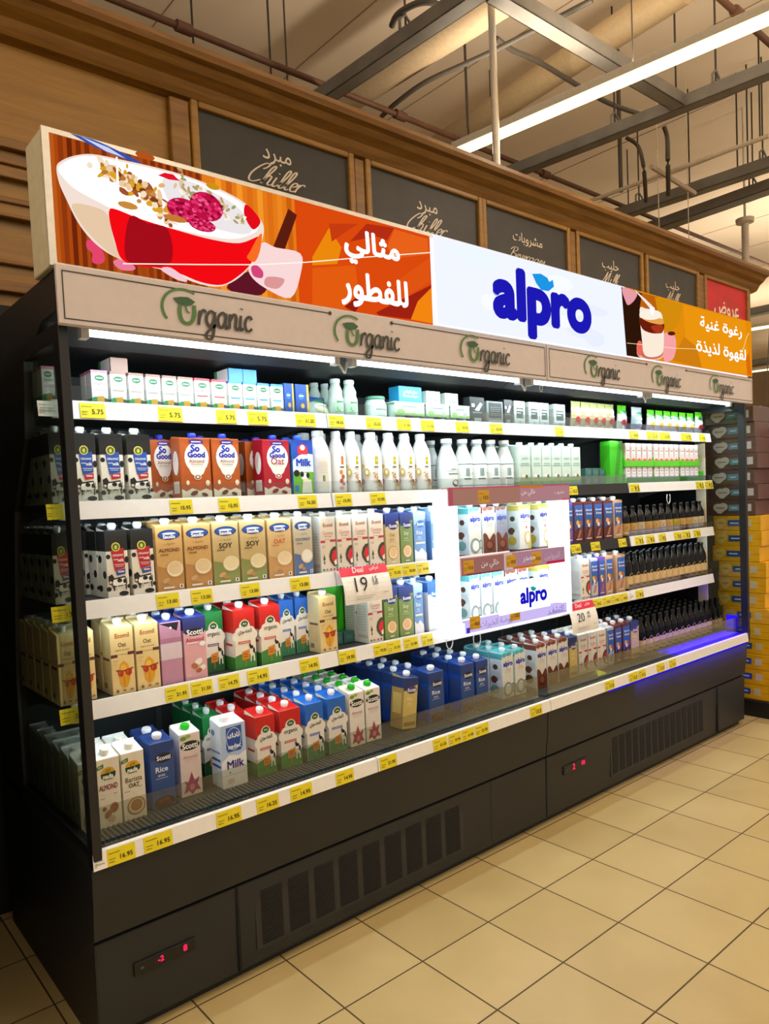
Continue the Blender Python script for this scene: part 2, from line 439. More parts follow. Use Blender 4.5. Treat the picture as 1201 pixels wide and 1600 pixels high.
# ------------------------------------------------------------------ steel, pipes and wires under the ceiling
def beam(label, a, b, w, h, mat, rods=()):
    """channel tray from a to b, with hanger rods"""
    r = empty('cable_tray', label, 'ceiling tray', (0, 0, 0), 'steel trays under the ceiling')
    a = Vector(a); b = Vector(b); d = (b-a).normalized(); s = d.cross(Vector((0, 0, 1))).normalized()*w/2
    t = MB(); z = Vector((0, 0, h))
    def slab(o0, o1, z0, z1):
        q = [a+o0, b+o0, b+o1, a+o1]
        t.add([p+Vector((0, 0, z0)) for p in q]+[p+Vector((0, 0, z1)) for p in q],
              [(0, 1, 2, 3), (7, 6, 5, 4), (0, 4, 5, 1), (1, 5, 6, 2), (2, 6, 7, 3), (3, 7, 4, 0)], mat)
    slab(-s, s, 0, .008); slab(-s, -s*.9, 0, h); slab(s*.9, s, 0, h)
    t.build('channel', r)
    for f in rods:
        q = a.lerp(b, f); g = MB()
        g.tube([(q.x, q.y, q.z+h), (q.x, q.y, 5.2)], .007, M('#35302a', .6), 6)
        g.tube([(q.x-w/2, q.y, q.z+h), (q.x-w/2, q.y, q.z+h+.06), (q.x, q.y, q.z+h+.1), (q.x+w/2, q.y, q.z+h+.06), (q.x+w/2, q.y, q.z+h)], .010, STEEL, 6)
        g.build('hanger', r)
    return r
beam('grey cable tray running over the left of the bulkhead', (2.78, -.6, 4.2), (2.53, 4.5, 4.2), .10, .09, STEEL, (.12, .42, .66))
beam('grey cable tray crossing between the two long trays', (2.765, .92, 4.2), (4.80, .90, 4.2), .10, .09, STEEL, ())
beam('grey cable tray behind the ceiling light at the right', (5.0, -.3, 4.2), (4.45, 4.5, 4.2), .10, .09, STEEL, (.2, .36, .6))
beam('grey cable tray, third from the left, over the red board', (6.55, .3, 4.2), (6.25, 5, 4.2), .12, .1, STEEL, (.15, .4))
beam('grey cable tray, farthest right beyond the white conduit', (7.0, .4, 4.2), (7.2, 5, 4.2), .16, .1, STEEL, (.2, .5))
def pipe(name, label, pts, r, mat, cat='pipe', grp=None, joints=()):
    t = MB(); t.tube(pts, r, mat, 10)
    for q in joints: t.tube([Vector(q)-Vector((.05, 0, 0)), Vector(q)+Vector((.05, 0, 0))], r*1.6, mat, 10)
    return tag(t.build(name, smooth=True), label, cat, grp)
RUST = M('#5c3a26', .6, var=.2, scale=6)
GREY = M('#4a443c', .6)
pipe('sprinkler_pipe', 'thin rust brown pipe running along the bulkhead top', [(-2, 2.41, 4.36), (11, 2.41, 4.36)], .022, RUST, grp='brown pipes', joints=[(1.62, 2.41, 4.36), (3.4, 2.41, 4.36), (5.2, 2.41, 4.36)])
pipe('sprinkler_pipe', 'rust brown pipe crossing behind the ceiling light upper right', [(3.0, .33, 4.5), (9.5, .43, 4.5)], .022, RUST, grp='brown pipes', joints=[(4.55, .35, 4.5)])
pipe('air_duct', 'pale beige round duct beside the left cable tray', [(3.45, -1.2, 4.62), (3.11, 4.5, 4.62)], .13, M('#b7a182', .6), 'duct')
pipe('air_duct', 'pale beige round duct beside the middle of the ceiling light', [(4.25, .55, 4.66), (4.6, 4.6, 4.66)], .11, M('#a8926f', .6), 'duct')
def curve(pts, n=6):
    out = []
    q = [Vector(p) for p in pts]; q = [q[0]]+q+[q[-1]]
    for i in range(1, len(q)-2):
        for k in range(n):
            t = k/n; a, b, c, d = q[i-1], q[i], q[i+1], q[i+2]
            out.append(.5*(2*b+(c-a)*t+(2*a-5*b+4*c-d)*t*t+(3*b-a-3*c+d)*t**3))
    out.append(q[-2]); return out
def zp(u, v, z): x, y = onZ(u, v, z); return (x, y, z)
pipe('conduit', 'dark conduit curving upward from the bulkhead left of the pole', curve([zp(596, 182, 4.4), zp(620, 160, 4.4), zp(665, 128, 4.4), zp(735, 96, 4.4), zp(790, 70, 4.4), zp(925, 0, 4.4)]), .018, GREY, 'conduit', 'dark conduits')
pipe('conduit', 'dark conduit running from the pole toward the ceiling light', curve([zp(775, 60, 4.5), zp(800, 78, 4.5), zp(840, 96, 4.5), zp(908, 137, 4.5), zp(955, 163, 4.5), zp(1020, 185, 4.5)]), .018, GREY, 'conduit', 'dark conduits')
pipe('conduit', 'short looping conduit at the upper left edge of the tray', curve([zp(612, 40, 4.4), zp(622, 22, 4.4), zp(650, 6, 4.4), zp(675, 4, 4.4), zp(695, 16, 4.4)]), .02, GREY, 'conduit', 'dark conduits')
pipe('conduit', 'dark conduit bending down behind the third cable tray', curve([zp(1037, 198, 4.4), zp(1042, 215, 4.3), zp(1043, 250, 4.0), zp(1044, 305, 3.8)]), .018, GREY, 'conduit', 'dark conduits')
pipe('conduit', 'dark conduit bending down left of the third tray', curve([zp(978, 215, 4.4), zp(996, 228, 4.3), zp(1005, 260, 4.0), zp(1009, 315, 3.8)]), .016, GREY, 'conduit', 'dark conduits')
pipe('conduit', 'upright dark conduit behind the ceiling light', [zp(970, 300, 4.0), zp(970, 300, 4.0)[:2]+(5.2,)], .018, GREY, 'conduit', 'dark conduits')
# single hanger rods (each comes down from the ceiling)
for u, v0, v1, lab in ((303, 86, 0, 'thin black hanger rod, leftmost over the wooden panel'), (424, 131, 0, 'thin black hanger rod over the left chalkboard'),
                       (732, 220, 0, 'thin black hanger rod left of the white pole'), (730, 200, 90, 'short black hanger rod beside the white pole'),
                       (1056, 150, 0, 'thin black hanger rod behind the ceiling light'), (1077, 290, 130, 'long black hanger rod right of the ceiling light'),
                       (1152, 270, 157, 'black hanger rod, first of three at the right edge'), (1168, 260, 170, 'black hanger rod, second of three at the right edge'),
                       (1187, 215, 140, 'black hanger rod, third of three at the right edge')):
    x, y = onZ(u, v0, 4.3)
    pipe('hanger_rod', lab, [(x, y, 4.3), (x, y, 5.2)], .007, M('#2e2a26', .6), 'rod', 'hanger rods')
for u, lab in ((1030, 'thin white wire hanging over the bulkhead, left of two'), (1076, 'thin white wire hanging over the bulkhead, right of two')):
    x, z = onY(u, 378, 1.6)
    pipe('hanging_wire', lab, [(x, 1.6, 3.15), (x, 1.6, 5.2)], .004, M('#d9cdb8', .5), 'wire', 'white wires')
x, z = onY(1165, 430, 1.5)
t = MB(); t.lathe([(.035, 3.0), (.035, 4.05), (.085, 4.06), (.09, 4.1), (.02, 4.12), (.012, 4.13), (.012, 5.2)], M('#cfc4b6', .5), 14)
o = t.build('drop_pipe', smooth=True, loc=(x, 1.5, 0)); tag(o, 'pale vertical drop pipe with collar above the red board', 'pipe')
t = MB(); t.tube([zp(905, 320, 4.0), zp(1201, 212, 4.0)], .018, M('#c9bca6', .4), 8); o = t.build('conduit'); tag(o, 'pale thin straight conduit above the two milk boards', 'conduit')
t = MB(); a = Vector(zp(1017, 260, 3.95)); b = Vector(zp(1085, 302, 3.95)); t.tube([a, b], .02, M('#b7a894', .5), 6)
tag(t.build('bracket_bar'), 'short pale bar hanging from the pale conduit', 'bar')
t = MB(); t.lathe([(.022, 3.1), (.022, 4.6)], M('#d8d2c6', .3, metal=.4), 14); x, z = onY(812, 283, WY+.1)
o = t.build('support_pole', smooth=True, loc=(2.93, WY+.12, 0)); tag(o, 'pale metal pole standing on the bulkhead beside the ceiling light', 'pole')

def linear_light(label, a, b, watts=ROOM_W):
    r = empty('linear_ceiling_light', label, 'ceiling light', a, 'linear ceiling lights')
    a = Vector(a); d = Vector(b)-a; L = d.length; r.rotation_euler = (0, 0, math.atan2(d.y, d.x))
    h = MB(); h.box(0, L, -.05, .05, .012, .06, M('#c9c2b4', .4), .005); h.build('housing', r)
    f = MB(); f.box(0, L, -.045, .045, -.012, .012, EM('#fff0b8', 2.3)); f.build('diffuser', r)
    area('lamp', r, (L/2, 0, -.02), L, .09, watts*L/3, ROOM_COL)
    area('lamp', r, (L/2, 0, .07), L, .09, watts*L/3*2.3, ROOM_COL, rot=(math.pi, 0, 0))
    for k in range(2):
        g = MB(); x = L*(.2+.6*k); g.tube([(x, 0, .06), (x, 0, 5.2-a.z)], .004, M('#2e2a26', .6), 5); g.build('hanger', r)
    return r
linear_light('long glowing linear ceiling light running above the bulkhead', (3.30, 1.75, 3.8), (4.15, -4.6, 3.8))
for x in (-2.7, 7.2):
    linear_light('glowing linear ceiling light over the aisle, %s row' % ('left' if x < 1 else 'right'), (x, 1.2 if x < 1 else -.3, 3.8), (x+.5, -4.5, 3.8))
linear_light('glowing linear ceiling light over the aisle front', (1.2, -1.5, 3.8), (1.7, -5.5, 3.8))
linear_light('far glowing linear light seen right of the red board', (10.2, 3.4, 3.6), (11.3, -1.5, 3.6), 25)
for x, q in ((15, 'second'), (20, 'third'), (27, 'fourth')):
    linear_light('%s far glowing linear light seen right of the red board' % q, (x, 5.5, 3.7), (x+1, -2, 3.7), 20)
beam('far grey tray crossing the ceiling right of the red board', (13, -2, 4.3), (12.6, 6, 4.3), .2, .12, STEEL, (.3, .6))
beam('farthest grey tray low over the distant aisle', (18, -2, 4.2), (17.6, 7, 4.2), .25, .14, STEEL, (.3, .6))

# ================================================================== REFRIGERATED CABINETS
MW = .9375
SZ = {1: 1.709, 2: 1.435, 3: 1.161, 4: .881}
SY = {1: .195, 2: .188, 3: .188, 4: .194}
DECKZ = .540
BACKY = .66
CW = 4*MW
def grille_cols(mb, x0, x1, z0, z1, y, cols, fine):
    dx = (x1-x0)/cols
    for c in range(cols):
        a = x0+c*dx+dx*.12; b = x0+(c+1)*dx-dx*.12
        n = fine
        for k in range(n):
            zz = z0+(z1-z0)*(k+.5)/n; hh = (z1-z0)/n*.36
            mb.box(a, b, y-.0015, y+.001, zz-hh, zz+hh, M('#0a0a0b', .8))
def cabinet(name, label, X0, X1, left_end, right_end):
    r = empty(name, label, 'display fridge', ((X0+X1)/2, .4, 0), None)
    ox, oy = (X0+X1)/2, .4
    def part(mb, nm, par=None, **k):
        mb.v = [(x-ox, y-oy, z) for x, y, z in mb.v]
        return mb.build(nm, par or r, **k)
    g = .0025
    xa, xb = X0+g, X1-g
    b = MB()                                                  # plinth body
    b.prism_x(xa, xb, [(.012, .497), (.018, .40), (.030, .302), (.046, .302), (.046, .292), (.032, .292), (.038, .035), (.07, .03), (.07, .0), (.90, .0), (.90, .497)], BODY)
    part(b, 'base')
    pl = MB()                                                 # lower front panels
    if left_end:
        xs = [(xa+.004, .41), (.416, 1.518), (1.528, xb-.004)]
        gr = (.48, 1.36, .082, .252, 9, 20); ct = (.099, .276, .166, .203)
    else:
        xs = [(xa+.004, 3.400), (3.412, xb-.004)]
        gr = (2.363, 3.246, .085, .258, 15, 16); ct = (1.991, 2.163, .187, .225)
    sm_ = MB(); sm_.box(xs[0][1]-.001, xs[1][0]+.001, .0290, .0345, .036, .29, M('#050505', .9)); part(sm_, 'panel_gap')
    for k, (a, c) in enumerate(xs):
        p = MB(); p.prism_x(a, c, [(.031, .29), (.037, .037), (.05, .037), (.05, .29)], BODY); part(p, 'front_panel')
    p = MB(); yy = .0335
    p.box(gr[0]-.008, gr[1]+.008, yy-.001, yy+.003, gr[2]-.008, gr[3]+.008, M('#28282a', .5)); grille_cols(p, gr[0], gr[1], gr[2], gr[3], yy-.001, gr[4], gr[5]); part(p, 'vent_grille')
    p = MB(); p.box(ct[0], ct[1], .027, .04, ct[2], ct[3], M('#08080a', .25), .003)
    P = Print(p, (ct[0], .027, ct[2]), (1, 0, 0), (0, 0, 1), ct[1]-ct[0], ct[3]-ct[2], mat=lambda c: EM(c, 1.6) if c.startswith('#f') else M(c))
    P.r(.30, .25, .56, .85, '#16060a')
    P.t('-2' if left_end else '2', .42, .55, .09, '#ff2050', .03); P.t('8' if left_end else '88', .82, .55, .06 if left_end else .14, '#ff2050', .03)
    P.e(.12, .5, .03, .1, '#4a4a4c')
    part(p, 'controller')
    p = MB()                                                  # deck: nose, ribbed air grille, floor of the well
    p.prism_x(xa, xb, [(.010, .497), (.010, .545), (.125, .545), (.125, .530), (.65, .530), (.65, .497)], DECK); part(p, 'deck')
    p = MB(); n = int((X1-X0-.06)/.014)
    for k in range(n):
        x = X0+.03+k*.014
        p.box(x, x+.006, .045, .125, .545, .551, M('#3a3f40', .35))
    part(p, 'air_grille')
    for k in range(2):                                        # price rails on the nose
        a = X0+k*MW+.002; p = MB(); p.prism_x(a, a+MW-.004, [(.004, .500), (-.006, .502), (-.002, .547), (.010, .549)], WHITE); part(p, 'price_rail')
    p = MB(); p.box(xa+.03, xb-.03, .030, .036, .5455, .645, GL('#e6eae6', .05)); part(p, 'glass_riser')
    p = MB(); p.box(xa, xb, BACKY, BACKY+.03, .53, 1.86, INNER)
    for k in range(1, 4): p.box(X0+k*(X1-X0)/4-.01, X0+k*(X1-X0)/4+.01, BACKY-.006, BACKY, .54, 1.86, M('#3a4042', .5))
    part(p, 'back_panel')
    # shelves
    for mo in range(2):
        gi = (0 if left_end else 2)+mo+1
        a = X0+mo*MW+.004; c = a+MW-.008
        if left_end and mo == 0: a += .03
        if right_end and mo == 1: c -= .03
        for s in (1, 2, 3, 4):
            z = SZ[s]; y = SY[s]
            sh = MB(); sh.prism_x(a, c, [(y+.004, z-.022), (y+.004, z-.002), (BACKY, z-.002), (BACKY, z-.016), (y+.2, z-.022)], M('#3b4042', .4))
            for xx in (a+.004, c-.010): sh.prism_x(xx, xx+.006, [(y+.03, z-.022), (BACKY, z-.016), (BACKY, z-.09), (y+.32, z-.05)], M('#5a5f60', .4))
            so = part(sh, 'shelf')
            rail = MB()
            dark = gi == 3 and s in (2, 3)
            rail.prism_x(a, c, [(y+.002, z-.046), (y-.012, z-.046), (y-.004, z+.004), (y+.004, z+.004)], BLACK if dark else WHITE)
            if gi == 4: rail.box(a, c, y+.001, y+.004, z+.002, z+.035, GL('#e4e4f4', .05))
            elif s in (1, 2): rail.box(a, c, y+.001, y+.004, z+.002, z+.045, GL('#f4f8f6', .03))
            part(rail, 'price_rail', so)
            if s < 4 or gi < 4:
                lt = MB(); lt.box(a+.03, c-.03, y+.012, y+.028, z-.034, z-.0225, EM('#dff4ff', 2.2 if gi < 4 else .6)); part(lt, 'light_strip', so)
                area('shelf_lamp', r, ((a+c)/2-ox, y+.004-oy, z-.050), MW-.08, .016, SHELF_W*(1 if gi < 4 else .8), COOL_COL, rot=(math.radians(32), 0, 0))
    # canopy, fascia, tubes
    cn = MB(); cn.prism_x(xa, xb, [(-.020, 1.90), (-.028, 1.998), (.90, 1.998), (.90, 1.86), (.20, 1.86), (.12, 1.90)], BODY); part(cn, 'canopy')
    f = MB(); fx0, fx1 = X0-.004 if left_end else X0+.003, X1-.003 if left_end else X1+.004
    f.prism_x(fx0, fx1, [(-.030, 1.858), (-.040, 1.862), (-.040, 2.0), (-.028, 2.004)], M('#cdc4c6', .5, var=.02))
    W, H = fx1-fx0, .138
    P = Print(f, (fx0, -.040, 1.862), (1, 0, 0), (0, 0, 1), W, H, lift=.0003)
    DK = '#2c211b'
    def hl(x0, x1, z, w=.0028): P.r((x0-fx0)/W, (z-1.862)/H, (x1-fx0)/W, (z+w-1.862)/H, DK)
    def vl(x, z0, z1): P.r((x-fx0)/W, (z0-1.862)/H, (x+.0028-fx0)/W, (z1-1.862)/H, DK)
    def dot(x, z): P.e((x-fx0)/W, (z-1.862)/H, .006/W, .006/H, DK, 12)
    hl(fx0+.012, fx1-.010, 1.872)
    if left_end:
        vl(fx0+.012, 1.872, 1.985); hl(fx0+.012, .80, 1.985); dot(.80, 1.9865); hl(1.05, fx1-.01, 1.985); dot(1.05, 1.9865); logos = (.258, .815, 1.374)
        vl(fx1-.012, 1.872, 1.985)
    else:
        vl(fx0+.012, 1.872, 1.985); hl(fx0+.012, 2.63, 1.985); dot(2.63, 1.9865); hl(3.0, fx1-.012, 1.985); dot(3.0, 1.9865); logos = (2.133, 2.673, 3.242)
        vl(fx1-.014, 1.872, 1.985)
    for x in logos:                                           # leaf emblem and the word
        q = (x-fx0)/W; G1, G2, G3 = '#4c7a3a', '#2f5a34', '#3a3a30'
        P.line([(q+(.060+.062*math.cos(t))/W, (.073+.052*math.sin(t))/H) for t in [math.radians(60+a) for a in range(0, 160, 12)]], .007, G1)
        P.p([(q+a/W, (b)/H) for a, b in ((.028, .098), (.050, .104), (.072, .106), (.092, .096), (.080, .086), (.062, .082), (.042, .086))], G2)
        P.line([(q+a/W, b/H) for a, b in smooth_line([(.048, .082), (.046, .06), (.052, .042), (.066, .036), (.080, .044), (.088, .066), (.088, .086)])], .010, G1)
        P.line([(q+a/W, b/H) for a, b in smooth_line([(.064, .084), (.066, .070), (.074, .064)])], .005, G1)
        v, ff, L = script_geo('rganic', .2, .12); k = .165/L
        P.put([(q+(.098+a*k)/W, (.036+b*k)/H, e) for a, b, e in v], ff, G3)
    part(f, 'fascia_sign')
    for mo in range(2):
        gi = (0 if left_end else 2)+mo+1
        a = X0+mo*MW+(.10 if gi == 1 else .04); c = X0+(mo+1)*MW-.05
        t = MB(); t.tube([(a, .075, 1.872), (c, .075, 1.872)], .0095, EM('#f4fbff', 3.0), 10); t.box(a-.02, a, .06, .09, 1.855, 1.895, WHITE); t.box(c, c+.02, .06, .09, 1.855, 1.895, WHITE)
        part(t, 'light_tube')
        area('tube_lamp', r, ((a+c)/2-ox, .085-oy, 1.85), c-a, .03, FASCIA_W, COOL_COL, rot=(math.radians(28), 0, 0))
        w = MB(); w.tube(curve([(c+.02, .075, 1.87), (c+.035, .07, 1.845), (c+.05, .075, 1.835), (c+.06, .075, 1.87)]), .004, WHITE, 6); part(w, 'cable')
    # ends
    for end, X in ((left_end, X0), (right_end, X1)):
        if not end: continue
        s0, s1 = (X+.002, X+.026) if X == X0 else (X-.026, X-.002)
        p = MB(); p.box(s0, s1, -.006, .034, .50, 1.872, BLACK, .002); part(p, 'post')
        p = MB(); p.box(s0, s1, .62 if X == X0 else .29, .90, .53, 1.872, BLACK); p.box(s0, s1, .034, .62, .53, .556, BLACK); p.box(s0, s1, .034, .62, 1.83, 1.872, BLACK)
        if X == X0: p.prism_x(s0, s1, [(.62, .9), (.62, 1.83), (.30, 1.83), (.34, 1.62), (.50, 1.42), (.58, 1.1)], BLACK)
        part(p, 'side_panel')
        if X == X1:
            p = MB(); p.box(s0-.006, s0, .225, .285, .556, 1.66, M('#d8cdb0', .5), .002); part(p, 'upright')
        p = MB(); p.box((s0+s1)/2-.003, (s0+s1)/2+.003, .034, .62, .556, 1.83, GL('#dce2da' if X == X0 else '#e8ece8', .05 if X == X0 else .01, .12 if X == X0 else .05)); part(p, 'side_glass')
    return r
cabinet('refrigerated_display_cabinet', 'long black open dairy fridge, left unit with milk cartons under the bowl picture', 0, 2*MW, True, False)
cabinet('refrigerated_display_cabinet', 'long black open dairy fridge, right unit with dark bottles at its right end', 2*MW, 4*MW, False, True)

# unseen fridge-shaped block added left of the frame to shade the floor gap
r = empty('shade_block', 'added unseen black fridge block shading the floor left of the long dairy fridge', 'fridge', (-1.0, .45, 0))
m = MB(); m.box(-.75, .72, -.50, .50, .06, 2.05, BLACK, .01); m.build('body', r)
m = MB(); m.box(-.73, .70, -.46, .48, 0, .06, M('#0c0c0c', .7)); m.build('kick_plate', r)
m = MB(); m.box(-.70, .67, -.512, -.50, .12, 1.98, M('#1a1c1e', .15)); d = m.build('door', r)
m = MB(); m.tube([(.6, -.512, .8), (.6, -.54, .82), (.6, -.54, 1.28), (.6, -.512, 1.3)], .008, M('#606060', .3, metal=.6), 8); m.build('handle', d)

# added blue strips and lamps standing in for a reflected blue glow
r = empty('blue_glow_helper', 'added glowing strip imitating the blue glow at the right end of the bottom deck', 'added light strip', (3.3, .05, .55))
p = MB(); p.box(-.35, .40, .060, .068, .0, .006, EM('#2010ff', 2.5)); p.box(.40, .404, -.01, .06, .02, .10, EM('#2418ff', 1.2)); p.build('strip', r)
area('blue_glow_lamp', r, (.06, .035, .07), .74, .02, BLUE_W*13, (.03, .0, 1.0), rot=(math.radians(-12), 0, 0), spread=95)
r = empty('blue_glow_helper', 'added strip imitating the blue glow under the price rail at the right', 'added light strip', (3.05, -.002, .497))
p = MB(); p.box(-.75, .66, -.001, .006, -.004, .0, EM('#2010ff', .8)); p.build('strip', r)
area('blue_glow_lamp', r, (.1, -.012, -.006), 1.2, .01, BLUE_W*.5, (.08, .04, 1.0), rot=(math.radians(40), 0, 0), spread=90)

# ================================================================== BACKLIT SIGN ON TOP
r = empty('lightbox_sign', 'long backlit advertising sign with breakfast bowl and blue lettering on the cabinet top', 'sign', (1.87, .05, 2.0))
SX0, SX1, SZ0, SZ1, SFY = .0, 3.735, 2.008, 2.312, -.022
def sp(mb, nm):
    mb.v = [(x-1.87, y-.05, z-2.0) for x, y, z in mb.v]; return mb.build(nm, r)
h = MB(); h.box(SX0-.010, SX1-.03, -.018, .115, 1.999, 2.325, M('#cfc6a8', .5), .004); sp(h, 'housing')
f = MB(); FR = M('#d8d4cc', .35, metal=.4)
f.box(SX0-.012, SX1-.036, -.026, -.016, SZ1, SZ1+.012, FR); f.box(SX0-.012, SX1, -.026, -.016, SZ0-.008, SZ0, FR)
f.box(SX0-.012, SX0+.005, -.026, -.016, SZ0, SZ1, FR)
f.prism_y([(SX1-.046, SZ1+.01), (SX1-.036, SZ1+.01), (SX1+.004, SZ0-.006), (SX1-.006, SZ0-.006)], -.026, -.016, FR); sp(f, 'frame')
LITE = 1.05
fc = MB(); fc.prism_y([(SX0+.004, SZ0), (SX1-.004, SZ0), (SX1-.042, SZ1), (SX0+.004, SZ1)], SFY, -.016, EM('#f4f2fb', 1.15))
W, H = SX1-SX0, SZ1-SZ0
P = Print(fc, (SX0, SFY, SZ0), (1, 0, 0), (0, 0, 1), W, H, mat=lambda c: EM(c, 1.25 if c in ('#ffffff', '#fdfbff') else LITE), lift=.00006)
def fr(u, v):
    x, z = onY(u, v, SFY); return (min(max((x-SX0)/W, .0015), .9985), min(max((z-SZ0)/H, .0), 1.0))
A8 = lambda pts: [fr(80+x/3.0025, 180+y/3.0025) for x, y in pts]
A5 = lambda pts: [fr(940+x/5.004, 440+y/5.004) for x, y in pts]
A1 = lambda pts: [fr(500+x/4.62, 350+y/4.62) for x, y in pts]
def zr(x0, x1, c): P.r(x0/W, 0, x1/W, 1, c)
def SM(pts):
    n = len(pts); out = []
    for i in range(n):
        a, b, c, d = (pts[(i+j-1) % n] for j in range(4))
        for k in range(4):
            t = k/4; out.append(tuple(.5*(2*b[j]+(c[j]-a[j])*t+(2*a[j]-5*b[j]+4*c[j]-d[j])*t*t+(3*b[j]-a[j]-3*c[j]+d[j])*t**3) for j in (0, 1)))
    return out
# wooden table left of the bowl, warm cloth right of it
zr(.004, 1.258, '#a8460e')
for k in range(26):
    x = .004+k*.021; zr(x, x+.012, rng.choice(['#7a2c0c', '#8c360e', '#b8581a', '#6a240a', '#9a4414']))
zr(.40, .74, '#e07818')
for k in range(9):
    x = .44+k*.033; zr(x, x+.018, rng.choice(['#f09428', '#d86c14', '#e88420', '#c85e10']))
zr(.70, 1.258, '#d8480c')
for pts, c in (([(1030, 640), (1110, 440), (1150, 470), (1090, 640)], '#5a1c10'),):
    P.p(A8(pts), c)
for pts, c in (([(-60, 240), (60, 30), (150, 170), (120, 290), (-60, 300)], '#e8860c'), ([(60, 0), (270, 0), (180, 60), (80, 130)], '#c23a10'),
               ([(330, 0), (530, 30), (480, 120), (400, 90), (210, 130)], '#b02c12'), ([(-60, 320), (250, 300), (280, 560), (180, 620), (-60, 590)], '#e05a10'),
               ([(480, 160), (530, 40), (770, 110), (780, 220), (520, 250)], '#e4601a'), ([(400, 640), (800, 440), (790, 500), (660, 690), (420, 660)], '#9c2010'),
               ([(650, 690), (700, 560), (800, 460), (808, 720)], '#ee8410'), ([(170, 600), (270, 520), (300, 560), (250, 640)], '#8c1c10'),
               ([(540, 420), (780, 250), (790, 420), (560, 560)], '#dc5212')):
    P.p(A1(pts), c)
# bowl
P.p(A8(SM([(165, 590), (195, 590), (235, 630), (250, 680), (225, 700), (190, 690), (190, 650), (165, 625)])), '#e04468')
P.p(A8(SM([(290, 685), (335, 678), (390, 712), (380, 730), (330, 728), (300, 710)])), '#e87898')
P.p(A8(SM([(820, 812), (920, 735), (1010, 800), (960, 850)])), '#5c1424')
P.p(A8(SM([(930, 690), (985, 600), (1050, 622), (1165, 650), (1168, 740), (1120, 858), (1000, 812), (930, 750)])), '#f6d4d4')
P.p(A8(SM([(1010, 760), (1090, 770), (1060, 815), (1000, 800)])), '#d89494')
P.p(A8(SM([(935, 715), (960, 705), (990, 735), (985, 765), (945, 755)])), '#d04478')
bowl = [(22, 250), (40, 220), (100, 194), (190, 185), (330, 212), (500, 250), (640, 290), (780, 345), (900, 410), (970, 480), (994, 530), (985, 590), (950, 680), (905, 740), (845, 785), (780, 806), (700, 795), (600, 760), (500, 722), (400, 705), (325, 680), (250, 640), (180, 580), (120, 500), (70, 400), (35, 320)]
P.p(A8(SM(bowl)), '#efdcd0')
P.p(A8(SM([(95, 420), (130, 500), (190, 575), (255, 635), (325, 678), (290, 590), (262, 470), (190, 430)])), '#e2c4a4')
P.p(A8(SM([(32, 248), (100, 205), (190, 195), (330, 222), (500, 260), (640, 300), (775, 353), (890, 416), (952, 486), (966, 535), (925, 565), (850, 582), (750, 572), (620, 545), (480, 512), (330, 462), (250, 425), (120, 355), (60, 302)])), '#fdfbff')
P.p(A8(SM([(520, 300), (640, 310), (770, 370), (880, 440), (940, 535), (880, 560), (700, 510), (560, 420)])), '#e8e2e4')
P.p(A8(SM([(270, 448), (300, 443), (420, 490), (600, 545), (750, 585), (880, 602), (978, 570), (962, 640), (930, 702), (880, 752), (800, 797), (700, 785), (600, 745), (500, 718), (420, 712), (330, 680), (295, 590), (272, 500)])), '#ee0a12')
P.p(A8(SM([(365, 480), (450, 510), (545, 538), (560, 690), (440, 705), (345, 670)])), '#a00c18')
P.p(A8(SM([(910, 420), (958, 465), (978, 505), (942, 538), (902, 470)])), '#e00c18')
P.p(A8(SM([(510, 725), (560, 718), (635, 778), (590, 775)])), '#f0c4d0')
P.p(A8(SM([(965, 575), (985, 560), (975, 640), (950, 690), (915, 670), (930, 640)])), '#f46c20')
path = [(240, 240), (300, 290), (370, 320), (450, 370), (520, 440), (560, 500), (660, 330), (420, 250)]
for k in range(150):
    i = rng.randrange(5); a, b = path[i], path[i+1]; t = rng.random()
    x = a[0]+(b[0]-a[0])*t+rng.gauss(0, 30); y = a[1]+(b[1]-a[1])*t+rng.gauss(0, 18)
    q = fr(80+x/3, 180+y/3)
    P.e(q[0], q[1], rng.uniform(.0016, .0042), rng.uniform(.010, .030), rng.choice(['#b87430', '#e0b070', '#7c3a18', '#d8a020', '#f2dcc0', '#c88a50', '#a05028', '#e8c8a0']), 8, rng.random()*3)
for k in range(50):
    x = rng.uniform(560, 900); y = 330+(x-560)*.5+rng.gauss(0, 30); q = fr(80+x/3, 180+y/3)
    P.e(q[0], q[1], .0025, .014, rng.choice(['#d8c098', '#b89868', '#f8f0e4', '#98a060']), 7, rng.random()*3)
P.p(A8([(488, 292), (520, 280), (560, 288), (590, 318), (540, 312)]), '#e01428')
def berry(cx, cy, rx, ry):
    q = fr(80+cx/3, 180+cy/3); sx = rx/3*.0019/W; sy = ry/3*.00150/H
    P.e(q[0], q[1], sx, sy, '#b81040', 20)
    for k in range(60):
        a = rng.random()*6.28; d = math.sqrt(rng.random())*.9
        P.e(q[0]+sx*d*math.cos(a), q[1]+sy*d*math.sin(a), sx*.13, sy*.13, rng.choice(['#e0306c', '#f05a8c', '#8c0830', '#d01c54']), 7)
berry(612, 455, 78, 62); berry(712, 440, 78, 76); berry(690, 528, 62, 34)
P.p(A8(SM([(70, 103), (120, 113), (250, 165), (405, 243), (330, 226), (200, 175), (110, 128)])), '#3450a8')
P.p(A8([(120, 120), (250, 172), (330, 222), (240, 190)]), '#c8d0f0')
P.p(A8([(284, 215), (292, 215), (302, 400), (290, 400)]), '#ffffff')
for x, y, rx, ry, c in ((735, 350, .0055, .030, '#c89018'), (420, 210, .007, .03, '#b05018'), (340, 440, .007, .03, '#c88838'), (560, 500, .009, .03, '#c07830')):
    q = fr(80+x/3, 180+y/3); P.e(q[0], q[1], rx, ry, c, 10)
